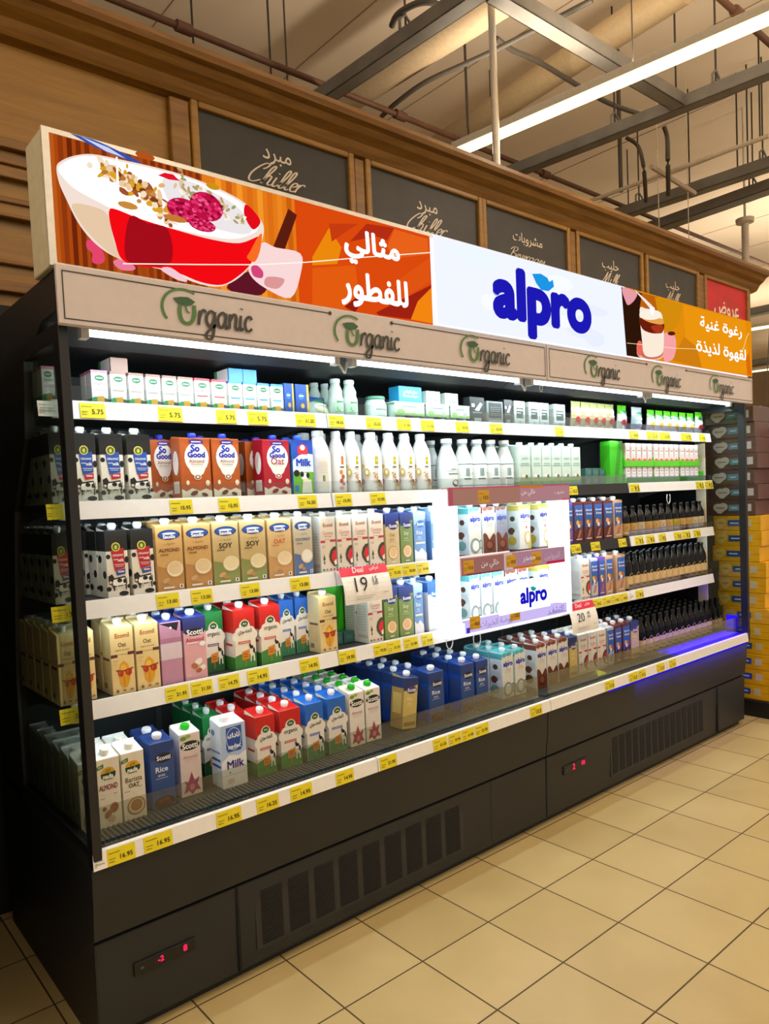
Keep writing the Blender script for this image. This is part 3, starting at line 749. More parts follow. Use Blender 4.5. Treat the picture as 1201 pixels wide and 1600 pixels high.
# white middle and coffee at the right
P.p([fr(667, 369), fr(966, 448), fr(970, 558), fr(676, 511)], '#eef2ff')
for k in range(14):
    P.e(rng.uniform(.36, .63), rng.uniform(.12, .88), rng.uniform(.01, .03), rng.uniform(.05, .12), rng.choice(['#f4f8ff', '#e6ecfc', '#eaf4fc']), 14)
zr(2.447, 3.731, '#e08a0c')
P.p(A5([(107, 55), (360, 130), (390, 660), (150, 590)]), '#2c1408')
P.p(A5([(270, 100), (390, 130), (430, 260), (420, 330), (250, 230)]), '#b8600c')
P.p(A5([(370, 130), (590, 190), (560, 330), (480, 420), (420, 400)]), '#d08a0c')
P.p(A5([(590, 190), (1080, 320), (1120, 740), (740, 680), (620, 560)]), '#e8920e')
P.p(A5([(500, 620), (600, 440), (700, 520), (740, 690)]), '#cc7c10')
P.p(A5([(1085, 600), (1110, 560), (1130, 740), (1095, 735)]), '#d86810')
P.p(A5(SM([(115, 62), (225, 95), (215, 150), (165, 195), (140, 165)])), '#e49aa4')
P.p(A5(SM([(220, 90), (240, 100), (350, 200), (365, 240), (345, 268), (335, 225)])), '#f4e4e0')
def el5(cx, cy, rx, ry, c, n=24): P.p(A5([(cx+rx*math.cos(2*math.pi*k/n), cy+ry*math.sin(2*math.pi*k/n)) for k in range(n)]), c)
el5(340, 560, 112, 70, '#f0b8a0'); el5(345, 570, 90, 45, '#c86a50')
P.p(A5(SM([(440, 420), (520, 430), (536, 500), (520, 600), (470, 635), (440, 610)])), '#f2a0a4')
el5(250, 530, 24, 60, '#e46858'); el5(500, 415, 30, 16, '#5c1810')
P.p(A5(SM([(250, 230), (300, 222), (380, 240), (425, 270), (440, 420), (436, 540), (410, 585), (340, 600), (285, 575), (270, 480)])), '#f6e6d4')
P.p(A5(SM([(258, 290), (430, 330), (432, 400), (400, 415), (330, 410), (268, 375)])), '#6a1c0c')
P.p(A5(SM([(258, 290), (330, 330), (430, 345), (426, 300), (340, 300)])), '#e4a050')
P.p(A5(SM([(340, 360), (425, 350), (428, 395), (380, 412)])), '#a83418')
el5(335, 270, 88, 40, '#f8ecdc'); P.p(A5(SM([(330, 215), (366, 215), (360, 250), (345, 270)])), '#fdfbff')
# lettering
BL = '#1c18b0'
def txt(s, u0, v0, u1, v1, c, bold, res=5, hgt=None):
    x0, z0 = onY(u0, v0, SFY); x1, z1 = onY(u1, v1, SFY)
    P.t(s, ((x0+x1)/2-SX0)/W, ((z0+z1)/2-SZ0)/H, (x1-x0)/W, c, bold, (hgt or abs(z1-z0))/H, res)
P.t('مثالي', .975/W, (2.205-SZ0)/H, .225/W, '#ffffff', .035, .105/H, 5)
P.t('للفطور', .98/W, (2.072-SZ0)/H, .275/W, '#ffffff', .035, .105/H, 5)
P.t('رغوة غنية', 3.37/W, (2.235-SZ0)/H, .47/W, '#ffffff', .02, .072/H, 5)
P.t('لقهوة لذيذة', 3.37/W, (2.112-SZ0)/H, .56/W, '#ffffff', .02, .075/H, 5)
def alpro(P, cx, cy, tw, col, leaf, bold=.045, th=None, res=4):
    """the rounded lower-case word with a leaf over the p"""
    v, ff, asp = text_geo('alpro', bold, res)
    ky = th/asp if th else tw*P.w/P.h
    P.put([(cx+a*tw, cy+b*ky, e) for a, b, e in v], ff, col)
    hh = asp*ky
    lx = cx-.02*tw; ly = cy+hh*.42
    P.p([(lx+a*tw, ly+b*hh) for a, b in ((-.11, .10), (-.02, .14), (.05, .10), (.07, .04), (.11, .09), (.12, -.02), (.06, -.12), (-.02, -.13), (-.07, -.04))], leaf)
alpro(P, 1.862/W, (2.14-SZ0)/H, .60/W, BL, '#1c94e0', .055, .235/H, 6)
WL = '#fffbe8'  # thin bright streaks of reflected light, drawn into the face colours
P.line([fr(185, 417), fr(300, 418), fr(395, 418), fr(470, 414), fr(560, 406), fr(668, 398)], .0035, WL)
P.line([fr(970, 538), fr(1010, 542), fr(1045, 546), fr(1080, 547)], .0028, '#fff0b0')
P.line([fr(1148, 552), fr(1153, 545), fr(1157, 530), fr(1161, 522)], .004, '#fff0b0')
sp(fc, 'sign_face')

# ================================================================== LIT DISPLAY FRAME IN THE SHELVES
FY = .10
r = empty('lit_display_frame', 'glowing white frame display around two shelves of plant drink cartons', 'display frame', (1.79, FY, .86))
def fp(mb, nm, **k):
    mb.v = [(x-1.79, y-FY, z-.86) for x, y, z in mb.v]; return mb.build(nm, r, **k)
FG = EM('#f4f6ff', 2.2)
fx0, fx1, fz0, fz1 = 1.405, 2.190, .862, 1.436
xi0, xi1 = 1.475, 2.118
p = MB(); p.box(fx0, xi0, FY, FY+.07, fz0, fz1, FG, .004); fp(p, 'side_panel')
p = MB(); p.box(xi1, fx1, FY, FY+.07, fz0, fz1, FG, .004); fp(p, 'side_panel')
p = MB(); p.box(xi0, xi1, FY+.001, FY+.07, fz0, .912, EM('#eceaff', 1.9)); fp(p, 'bottom_panel')
def strip(nm, x0, x1, z0, z1, cols, txts):
    p = MB(); p.box(x0, x1, FY-.006, FY+.03, z0, z1, M('#b8786c', .35))
    P = Print(p, (x0, FY-.006, z0), (1, 0, 0), (0, 0, 1), x1-x0, z1-z0, mat=lambda c: EM(c, .8), lift=.0003)
    for a, b, c, d, col in cols: P.r(a, b, c, d, col)
    for s, cx, cy, tw, col in txts: P.t(s, cx, cy, tw, col, .01)
    return fp(p, nm)
strip('header_strip', 1.42, 2.185, 1.372, 1.442, [(0, 0, .55, 1, '#b4806e'), (.55, 0, 1, 1, '#c08a90'), (0, .93, 1, 1, '#d84868'), (0, 0, .03, 1, '#c05868'), (.93, 0, 1, .1, '#e05070'), (.55, .85, .75, 1, '#e07828')],
      [('مشروب', .90, .5, .09, '#f0d8dc'), ('خالي من', .62, .55, .12, '#f4e4dc')])
strip('middle_strip', 1.475, 2.135, 1.098, 1.166, [(0, 0, .38, 1, '#a87068'), (.38, 0, .46, 1, '#d8c0cc'), (.46, 0, 1, 1, '#b8889c'), (.04, 0, .35, .08, '#8c2838'), (.47, 0, .7, .13, '#d86a1c'), (.80, 0, 1, .18, '#d02848')],
      [('خالي من', .25, .5, .16, '#ecd8d4'), ('مصدر', .62, .5, .12, '#f4e4e0'), ('البروتين', .86, .5, .16, '#d4b0c0')])
p = MB(); p.box(1.49, 2.14, FY-.006, FY+.03, .872, .916, EM('#cdbcf4', 1.0))
P = Print(p, (1.49, FY-.006, .872), (1, 0, 0), (0, 0, 1), .65, .044, mat=lambda c: EM(c, 1.0), lift=.0003)
P.r(0, 0, .03, .5, '#4030c0'); P.t('روضة الخيرات', .27, .5, .30, '#9a86b8', .01); P.t('اكتشف', .88, .55, .16, '#7c64b0', .01); P.r(.78, .15, .99, .22, '#8c74c0')
fp(p, 'footer_strip')
p = MB()
pts = [(1.68, .93), (1.985, .93), (1.985, 1.04), (1.965, 1.055), (1.78, 1.06), (1.69, 1.03)]
x0, z0 = 1.685, .917; x1, z1 = 2.015, 1.045
p.prism_y([(x0, z0), (x1, z0), (x1, z1-.02), (x1-.02, z1), (1.80, z1+.006), (x0+.02, z1-.01), (x0, z1-.03)], FY-.012, FY-.006, EM('#ffffff', 1.5))
P = Print(p, (x0, FY-.012, z0), (1, 0, 0), (0, 0, 1), x1-x0, z1-z0, mat=lambda c: EM(c, 1.0), lift=.0003)
alpro(P, .66, .42, .52, '#1c18c0', '#18a0a0', .05, .62)
fp(p, 'logo_plate')
for zz in (1.365, 1.09): area('frame_lamp', r, (0, .045, zz-.86), .6, .02, .75, (.75, .92, 1.0), rot=(math.radians(38), 0, 0))

# ================================================================== PRODUCTS: one prototype of each kind
def carton(name, w, d, h, base, front=(), side=(), slope=.012, top=None, cap=None, capx=.5, capy=.45, capr=.0135, side_col=None, back_h=None):
    m = MB(); B = M(base, .38, var=.03); T = M(top, .38, var=.03) if top else B
    x = w/2; zt = h+slope
    bm = bmesh.new()
    q = [bm.verts.new(p) for p in ((-x, 0, 0), (x, 0, 0), (x, d, 0), (-x, d, 0), (-x, 0, h), (x, 0, h), (x, d, zt), (-x, d, zt))]
    for f in ((3, 2, 1, 0), (4, 5, 6, 7), (0, 1, 5, 4), (1, 2, 6, 5), (2, 3, 7, 6), (3, 0, 4, 7)): bm.faces.new([q[i] for i in f])
    bmesh.ops.bevel(bm, geom=bm.edges[:], offset=min(.0022, w*.03), segments=2, affect='EDGES', profile=.5)
    bm.normal_update(); bm.verts.index_update()
    vs = [v.co.copy() for v in bm.verts]
    m.add(vs, [[v.index for v in f.verts] for f in bm.faces if f.normal.z < .6], M(side_col, .38, var=.03) if side_col else B)
    m.add(vs, [[v.index for v in f.verts] for f in bm.faces if f.normal.z >= .6], T); bm.free()
    if slope: m.box(-x*.96, x*.96, d*.90, d*.94, zt-.002, zt+.004, T)         # folded seam of the gable
    P = Print(m, (-x, 0, 0), (1, 0, 0), (0, 0, 1), w, h); 
    if side_col: P.r(.02, .01, .98, .99, base)
    P.do(front)
    P = Print(m, (-x, d, 0), (0, -1, 0), (0, 0, 1), d, h); P.do(side)
    o = m.build(name)
    if cap:
        c = MB(); n = Vector((0, -slope, d)).normalized(); cm = M(cap, .35, var=.02)
        ang = math.atan2(slope, d)
        c.lathe([(capr*.9, -.001), (capr*.9, .003), (capr, .004), (capr, .0135), (capr*.88, .016), (0, .0162)], cm, 16)
        for k in range(16):
            a = 2*math.pi*k/16; c.box(capr*math.cos(a)-.0006, capr*math.cos(a)+.0006, capr*math.sin(a)-.0006, capr*math.sin(a)+.0006, .005, .0125, cm)
        co = c.build('screw_cap', o, smooth=True); co.location = ((capx-.5)*w, d*capy, h+slope*capy); co.rotation_euler = (ang, 0, 0)
    return o
class Cyl(Print):
    """printing wrapped round a bottle of radius R (axis at x=0, y=R)"""
    def __init__(s, mb, R, z0, span, h, lift=.00015):
        s.mb = mb; s.R = R; s.z0 = z0; s.span = math.radians(span); s.w = R*s.span; s.h = h; s.k = 2; s.lift = lift; s.mat = lambda c: M(c, .4, var=.03)
    def put(s, vs, fs, col):
        s.k += 1; R = s.R+s.lift*s.k; vs = [(q[0]+getattr(s, 'turn', 0), q[1]) for q in vs]
        s.mb.add([(R*math.sin((x-.5)*s.span), s.R-R*math.cos((x-.5)*s.span), s.z0+y*s.h) for x, y in vs], fs, s.mat(col))
    def r(s, x0, y0, x1, y1, c):
        n = max(1, int((x1-x0)*math.degrees(s.span)/10)); vs = []
        for k in range(n+1): x = x0+(x1-x0)*k/n; vs += [(x, y0), (x, y1)]
        s.put(vs, [(2*k, 2*k+2, 2*k+3, 2*k+1) for k in range(n)], c)
def cow(x, y, s, hs):
    """black and white cow drawing: body patches, legs, head"""
    K = '#1a1a1a'
    return [('p', [(x-.34*s, y+.13*hs), (x+.28*s, y+.175*hs), (x+.335*s, y-.03*hs), (x-.29*s, y-.07*hs)], K), ('p', [(x-.46*s, y+.19*hs), (x-.29*s, y+.235*hs), (x-.18*s, y+.13*hs), (x-.29*s, y-.01*hs), (x-.44*s, y+.01*hs)], K),
            ('p', [(x-.30*s, y+.10*hs), (x+.25*s, y+.14*hs), (x+.30*s, y-.02*hs), (x-.26*s, y-.04*hs)], '#f2f0ea'),
            ('p', [(x-.42*s, y+.16*hs), (x-.30*s, y+.20*hs), (x-.22*s, y+.12*hs), (x-.30*s, y+.02*hs), (x-.40*s, y+.04*hs)], K),
            ('e', x-.37*s, y+.05*hs, .06*s, .03*hs, '#e8c0b8'), ('e', x+.02*s, y+.08*hs, .11*s, .045*hs, K), ('e', x+.24*s, y+.06*hs, .07*s, .05*hs, K),
            ('r', x-.26*s, y-.14*hs, x-.20*s, y-.02*hs, K), ('r', x-.12*s, y-.13*hs, x-.07*s, y-.02*hs, '#d8d4cc'), ('r', x+.16*s, y-.13*hs, x+.21*s, y-.01*hs, '#d8d4cc'), ('r', x+.26*s, y-.14*hs, x+.31*s, y-.01*hs, K),
            ('r', x+.31*s, y+.0*hs, x+.34*s, y+.13*hs, K)]
def cowcarton(c1, c2):
    f = [('r', 0, .70, 1, 1, '#1b1b1b'), ('e', .10, .62, .10, .035, '#1b1b1b'), ('e', .93, .56, .10, .05, '#1b1b1b'), ('e', .05, .14, .12, .035, '#1b1b1b'), ('e', .72, .06, .22, .035, '#1b1b1b'), ('e', .96, .16, .08, .03, '#1b1b1b'),
         ('p', [(.22, .71), (.82, .74), (.84, .44), (.36, .40)], c1), ('p', [(.40, .40), (.84, .43), (.84, .35), (.44, .33)], c2),
         ('e', .46, .76, .20, .068, '#d6c860'), ('e', .46, .76, .15, .051, '#4c6a1e'), ('e', .46, .755, .06, .03, '#d6c860'),
         ('t', 'ORGANIC', .54, .635, .50, '#ffffff'), ('t', 'whole', .42, .575, .22, '#ffffff'), ('t', 'milk', .66, .56, .26, '#ffffff', .03), ('r', .36, .49, .80, .50, '#d8dcf0'), ('r', .40, .465, .76, .473, '#d8dcf0'), ('r', .5, .375, .78, .40, '#f0d0d0')]
    f += cow(.52, .205, 1.05, .66)
    s = [('r', 0, .70, 1, 1, '#1b1b1b'), ('e', .3, .58, .2, .06, '#1b1b1b'), ('e', .75, .35, .18, .06, '#1b1b1b'), ('e', .25, .14, .2, .05, '#1b1b1b')]
    return carton('milk_carton', .074, .07, .192, '#ece8dc', f, s, top='#1b1b1b', cap='#f2f2f0')
def sogood(base, flav, word, bottom, blob):
    f = [('p', [(0, 0), (1, 0), (1, .13), (.8, .17), (.6, .13), (.35, .18), (.15, .13), (0, .17)], bottom),
         ('e', .54, .68, .40, .25, '#f6f2ee'), ('p', [(.16, .62), (.92, .62), (.74, .42), (.54, .34), (.34, .42)], '#f6f2ee'),
         ('e', .54, .94, .24, .04, '#3a2a86'), ('r', .38, .93, .70, .95, '#d8d0f0'),
         ('t', 'So', .50, .835, .28, '#1a34b0', .05), ('t', 'Good', .53, .73, .56, '#1a34b0', .05), ('t', flav, .53, .625, .50, word, .015), ('t', 'Unsweetened', .53, .575, .40, '#9a8a80'), ('r', .34, .535, .72, .54, '#c8b8b0'),
         ('e', .54, .36, .12, .045, '#f0e0d0'), ('e', .54, .36, .09, .034, blob), ('e', .54, .362, .05, .02, '#f4e8dc'),
         ('e', .40, .10, .13, .035, blob, 16, .4), ('e', .74, .07, .11, .03, blob, 16, -.3), ('e', .86, .26, .07, .05, bottom), ('e', .2, .27, .05, .04, bottom)]
    s = [('e', .5, .6, .3, .2, '#f6f2ee'), ('r', .2, .1, .8, .3, '#e8dcd0')]
    return carton('almond_drink_carton' if flav == 'Almond' else 'oat_drink_carton', .094, .065, .186, base, f, s, slope=.004, cap='#2038c8', capx=.55, capr=.012)
def saudia(base, low, word, wc, art, pic):
    f = [('r', 0, 0, 1, .30, low), ('p', [(0, .30), (1, .30), (1, .36), (.6, .33), (0, .40)], low), ('e', .5, .86, .42, .075, '#183070'), ('e', .5, .86, .38, .062, '#2450a0'), ('e', .5, .878, .26, .017, '#dfe8f6'), ('t', 'Saudia', .5, .832, .46, '#ffffff', .03),
         ('t', 'مشروب', .5, .725, .40, art), ('t', word, .48, .63, .78 if len(word) > 4 else .5, wc, .03), ('t', 'DRINK', .30, .56, .30, wc), ('e', .66, .34, .32, .125, '#efe4cc'), ('ring', .66, .34, .32, .125, '#d8c49c', .08), ('e', .66, .35, .25, .095, pic),
         ('r', .80, .04, .94, .10, '#f4f0e8'), ('r', .84, .05, .90, .09, '#4a4a40'), ('r', .2, .05, .6, .075, '#f0e6d0'), ('e', .30, .17, .14, .035, '#c8a070', 14, .5), ('e', .44, .13, .12, .03, '#b88a58', 14, -.4)]
    s = [('r', .1, .15, .9, .8, '#e0d0b0'), ('r', .2, .2, .8, .5, low)]
    return carton({'ALMOND': 'almond_drink_carton', 'SOY': 'soy_drink_carton', 'OAT': 'oat_drink_carton', 'COCONUT': 'coconut_drink_carton'}[word], .082, .065, .198, base, f, s, slope=.012, cap='#f4f6f8', top=base)
def ecomil_coco():
    f = [('t', 'Ecomil', .52, .86, .60, '#8c3c24', .03), ('t', 'Coconut', .52, .72, .66, '#b83848', .0, .07), ('t', 'milk organic', .52, .655, .5, '#a06858'), ('r', 0, .545, .30, .585, '#c03448'), ('r', .62, .555, 1, .595, '#c03448'), ('t', 'zero sugar', .44, .60, .3, '#907060'), ('r', .08, .48, .30, .486, '#807468'), ('r', .08, .455, .28, .461, '#807468'),
         ('p', [(.52, .30), (.62, .40), (.80, .46), (1, .47), (1, .12), (.85, .10), (.68, .16), (.56, .22)], '#3c4a34'), ('p', [(.66, .28), (.80, .38), (1, .42), (1, .18), (.82, .16)], '#d82c3c'), ('p', [(.84, .20), (1, .24), (1, .14), (.88, .13)], '#f2e8e0'),
         ('p', [(.12, .24), (.20, .34), (.28, .24), (.22, .24), (.24, .16), (.16, .16), (.18, .24)], '#4a4a3c'), ('r', .08, .04, .20, .075, '#5c7a40'), ('r', .3, .04, .4, .075, '#8c8478'), ('e', .60, .055, .05, .02, '#8c3c24'), ('e', .82, .055, .05, .02, '#8c3c24')]
    s = [('r', .1, .1, .9, .16, '#c8c4bc')]+[('r', .15, .25+.05*k, .85, .26+.05*k, '#b8b8b4') for k in range(10)]
    return carton('coconut_drink_carton', .073, .068, .194, '#e8ded0', f, s, slope=.012, cap='#eef0ee', side_col='#dfe2e0')
def ecomil_oat():
    f = [('t', 'Ecomil', .52, .87, .60, '#a85020', .03), ('t', 'Oat', .5, .735, .34, '#4a3020', .02), ('t', 'organic oat drink', .5, .655, .6, '#806040'), ('r', 0, .555, .28, .60, '#5c3030'), ('r', .72, .575, 1, .62, '#5c3030'), ('t', 'No Added Sugars', .5, .59, .38, '#704828'), ('r', .08, .50, .30, .506, '#a07848'), ('e', .16, .455, .08, .025, '#e8c878'),
         ('p', [(.34, .16), (.30, .28), (.36, .44), (.52, .50), (.70, .44), (.80, .30), (.74, .18), (.62, .10), (.46, .10)], '#e2a428'), ('e', .50, .38, .12, .06, '#f0c050'), ('r', .49, .11, .53, .26, '#c88818'),
         ('p', [(.18, .375), (.50, .355), (.92, .385), (.92, .365), (.50, .335), (.18, .355)], '#7c1c10'), ('p', [(.24, .365), (.50, .35), (.48, .28), (.38, .26), (.28, .29)], '#b83418'), ('p', [(.56, .35), (.86, .37), (.84, .29), (.72, .265), (.60, .29)], '#b83418'), ('p', [(.30, .34), (.36, .345), (.33, .29)], '#e0704c'), ('p', [(.64, .345), (.70, .35), (.66, .29)], '#e0704c'),
         ('e', .2, .06, .06, .025, '#8c6038'), ('r', .44, .045, .56, .075, '#a88050'), ('r', .74, .045, .88, .075, '#a88050')]
    s = [('r', .15, .08, .45, .16, '#8c7c5c'), ('r', .15, .5, .85, .54, '#704838')]+[('r', .15, .22+.045*k, .85, .228+.045*k, '#c8b480') for k in range(6)]
    return carton('oat_drink_carton', .078, .072, .196, '#e8cf92', f, s, slope=.014, cap='#f2f2ee', side_col='#e2cf9c')
def scotti(name, base, topc, word, wc, pic, logo='#20307c', cap='#f0f2f4', sidec=None, w=.072):
    f = [('p', [(0, .74), (1, .86), (1, 1), (0, 1)], topc), ('e', .56, .76, .36, .075, logo), ('t', 'Scotti', .56, .76, .56, '#f4f4f8', .03), ('t', word, .46, .59, .5 if len(word) > 3 else .38, wc, .02), ('t', 'drink', .44, .50, .3, wc), ('r', .2, .45, .7, .456, wc)]
    f += pic
    s = [('r', 0, .8, 1, 1, topc), ('r', .15, .3, .85, .7, base)]
    return carton(name, w, .07, .194, base, f, s, slope=.012, top=topc, cap=cap, side_col=sidec)
CUP = [('e', .50, .24, .36, .13, '#f0e6d4'), ('ring', .50, .24, .36, .13, '#c89850', .14), ('e', .5, .25, .25, .09, '#e8c48c'), ('r', .35, .05, .65, .07, '#f0e8d8')]
BOWL = [('e', .50, .08, .44, .09, '#4a2c20'), ('e', .36, .10, .12, .03, '#6c4028'), ('e', .6, .12, .14, .03, '#6c4028'), ('e', .72, .07, .12, .03, '#5c3420')]
def scotti_almond(white):
    fl = '#a8406c' if not white else '#b02840'
    f = [('e', .5, .80, .46, .075, '#22281e'), ('t', 'Scotti', .5, .80, .72, '#f4f4ec', .03), ('e', .2, .93, .16, .035, '#6c9a3a'), ('e', .42, .95, .14, .03, '#9ab850'), ('t', 'Almond', .48, .625, .66, '#c08890'), ('r', .2, .57, .75, .577, '#c8a0a4'), ('r', .2, .54, .7, .546, '#d8b8bc')]
    f += [('p', [(.10, .06), (.22, .18), (.14, .26), (.32, .22), (.50, .38), (.62, .24), (.86, .28), (.76, .17), (.90, .07), (.66, .08), (.50, .02), (.34, .09)], fl), ('e', .5, .14, .12, .05, '#d88098')]
    return carton('almond_drink_carton', .072, .068, .194, '#e2cfc8' if not white else '#ece4da', f, [('r', .1, .2, .9, .7, '#e4d8d4')], slope=.014, cap='#22b422', top='#ece8e0', side_col='#e0dcd8')
def pink_almond():
    f = [('r', 0, .76, 1, 1, '#2c3470'), ('e', .5, .76, .44, .06, '#1c1c24'), ('t', 'Scotti', .5, .76, .7, '#f2f2f2', .03), ('t', 'Almond', .48, .64, .8, '#c02858', .02), ('r', .12, .58, .62, .60, '#e8e4ee'), ('e', .82, .56, .14, .04, '#eceef6'), ('e', .60, .28, .18, .05, '#f0ece4', 14, .5), ('e', .42, .22, .16, .045, '#b07048', 14, -.4), ('e', .78, .18, .14, .04, '#f0ece4', 14, .3), ('e', .6, .14, .14, .035, '#a8603c', 14, .2), ('r', .1, .06, .24, .1, '#d8c8cc')]
    return carton('almond_drink_carton', .074, .068, .194, '#dfa9b4', f, [('r', 0, .8, 1, 1, '#2c3470')], slope=.012, cap='#e8eef8', top='#2c3c8c')
def plain_pink():
    f = [('p', [(0, .98), (.9, .98), (.8, .84), (.5, .9)], '#241c30'), ('r', 0, .40, 1, .66, '#d8c8d4'), ('r', 0, .66, 1, .74, '#b07898'), ('e', .5, .9, .06, .02, '#f2f2f2')]
    return carton('almond_drink_carton', .078, .068, .19, '#c08cab', f, [('r', 0, .4, 1, .66, '#d8c8d4')], slope=.012, cap='#e8eef8', top='#2c3c8c')
def arla(name, topc, low, bar, word):
    f = [('r', 0, .80, 1, 1, topc), ('p', [(0, .60), (0, .80), (1, .80), (1, .60)], topc)]
    f += [('e', x, y, rx, ry, '#efe9de') for x, y, rx, ry in ((.5, .72, .26, .11), (.24, .64, .2, .07), (.78, .64, .2, .07), (.06, .56, .16, .08), (.94, .57, .16, .08), (.5, .60, .46, .10))]
    f += [('r', 0, .24, 1, .57, '#efe9de'), ('r', 0, 0, 1, .24, low), ('p', [(0, .24), (.3, .27), (.6, .23), (1, .27), (1, .2), (0, .2)], low), ('e', .5, .77, .19, .058, '#eee8dc'), ('e', .5, .765, .175, .05, '#1c5c34'), ('t', 'Arla', .5, .765, .18, '#f2f2ee', .02), ('e', .5, .825, .07, .014, '#e8c040'),
          ('t', word, .5, .625, .66, '#3c3024', .015), ('r', .16, .435, .74, .475, bar), ('r', .2, .449, .7, .459, '#f2dcd4')]
    f += [('p', [(.30, .16), (.31, .30), (.66, .33), (.66, .17)], '#d88828'), ('r', .36, .25, .58, .262, '#7c4410'), ('r', .36, .21, .58, .222, '#7c4410'), ('r', .45, .06, .48, .16, '#c88a30')]
    f += [('p', [(.68, .38), (.80, .41), (.92, .37), (.90, .28), (.92, .12), (.86, .12), (.84, .22), (.76, .20), (.74, .12), (.70, .12), (.70, .26)], '#f0ece4'), ('e', .78, .36, .08, .03, '#201c1c'), ('e', .88, .30, .05, .05, '#201c1c'), ('p', [(.66, .40), (.72, .44), (.76, .38), (.70, .33)], '#201c1c')]
    s = [('r', 0, .62, 1, 1, topc), ('r', 0, .24, 1, .56, '#efe9de'), ('r', 0, 0, 1, .22, low), ('r', .2, .4, .8, .44, bar)]
    return carton(name, .086, .072, .194, '#efe9de', f, s, slope=.014, top=topc, cap='#f2f4f4', side_col='#e8e2d6')
def nada(word, word2, wc, pic):
    f = [('e', .48, .80, .30, .07, '#e0a828'), ('t', 'ندى', .48, .825, .22, '#24501c', .03), ('p', [(.16, .785), (.82, .795), (.80, .73), (.66, .69), (.30, .69), (.18, .73)], '#1e4420'), ('t', 'nada', .48, .738, .44, '#f4f2e4', .04), ('p', [(.0, .90), (.30, .93), (.30, .87), (0, .85)], '#4c7c2c'), ('t', 'NEW', .15, .887, .18, '#f2f2e4')]
    if word2: f += [('t', word, .5, .60, .72, wc, .01), ('t', word2, .5, .51, .46, wc, .03)]
    else: f += [('t', word, .46, .585, .80, wc, .03, .075)]
    f += [('r', .08, .43, .30, .438, '#988868'), ('r', .66, .47, .84, .478, '#988868')]+pic
    return carton('oat_drink_carton' if word2 else 'almond_drink_carton', .076, .072, .195, '#e9dfcb', f, [('r', .1, .1, .9, .9, '#e2dcc8'), ('r', .2, .3, .4, .5, '#c8bc9c'), ('r', .5, .25, .8, .28, '#a89c80')], slope=.016, cap='#ece8dc', capy=.35, top='#eef0ea')
def nadec():
    f = [('r', 0, .42, 1, 1, '#b4c8ea'), ('p', [(0, .42), (.3, .52), (.7, .48), (1, .54), (1, .30), (0, .30)], '#f0f0f4'), ('r', 0, 0, 1, .34, '#eceaee'), ('p', [(.22, .95), (.84, .96), (.86, .62), (.78, .56), (.26, .56), (.20, .62)], '#2c54a8'), ('ring', .52, .76, .30, .18, '#d8e4f8', .06), ('t', 'نادك', .52, .82, .46, '#f4f6fc', .04), ('t', 'nadec', .54, .645, .50, '#f4f6fc', .03), ('t', 'Milk', .54, .36, .66, '#382078', .03), ('r', 0, .195, 1, .2, '#8c88a0'), ('e', .3, .235, .04, .014, '#8c7890'), ('r', .2, .06, .46, .14, '#dcc8b8')]
    s = [('r', .1, .42, .9, .46, '#2c64b8'), ('r', .1, .32, .9, .36, '#2c64b8'), ('r', .1, .55, .9, .58, '#6c98d0'), ('e', .3, .86, .16, .05, '#6c88b8')]
    return carton('milk_carton', .086, .07, .198, '#e6ecf4', f, s, slope=.014, cap='#f4f4f4', top='#e8eaec', capx=.35)
def alpro_carton(name, flav, base, low, pic, topc, lc='#2438a8'):
    f = [('r', 0, .90, 1, 1, base), ('e', .2, .97, .2, .05, topc), ('e', .62, .975, .26, .045, topc), ('t', 'alpro', .52, .755, .80, lc, .05), ('e', .54, .82, .05, .014, '#28a0b0'), ('t', flav, .52, .635, .52, '#8c8478'), ('r', .25, .585, .8, .592, '#a89c90')]+pic
    s = [('r', 0, .88, 1, 1, topc), ('e', .45, .70, .2, .06, '#5c4030'), ('r', .2, .45, .85, .6, '#d0dcdc'), ('e', .35, .42, .28, .08, '#6a4634'), ('e', .7, .34, .22, .07, '#eef2f2'), ('e', .4, .2, .34, .1, low)]
    return carton(name, .074, .07, .196, base, f, s, slope=.010, cap='#e8f0f0', top=topc, side_col='#dde8ea')
NUT = [('e', .46, .20, .40, .16, '#8fa8a4'), ('ring', .46, .20, .40, .16, '#5a6c66', .10), ('e', .50, .20, .27, .11, '#f2f4f0'), ('e', .90, .22, .16, .10, '#a8b8b0'), ('ring', .90, .22, .16, .10, '#5a6c66', .2)]
CHO = [('p', [(0, 0), (1, 0), (1, .38), (.86, .44), (.70, .38), (.5, .30), (.3, .42), (.12, .46), (0, .42)], '#6c3420'), ('e', .52, .17, .32, .12, '#4a2014'), ('e', .50, .19, .22, .075, '#8c5034')]
YEL = [('r', 0, .92, 1, 1, '#d8c048'), ('e', .70, .26, .26, .15, '#e4d8a0'), ('ring', .70, .26, .26, .15, '#b8a860', .1), ('e', .7, .26, .16, .09, '#f4f0e0'), ('p', [(.70, 0), (1, 0), (1, .22), (.84, .16)], '#d8c048'), ('e', .6, .5, .06, .03, '#d05070')]
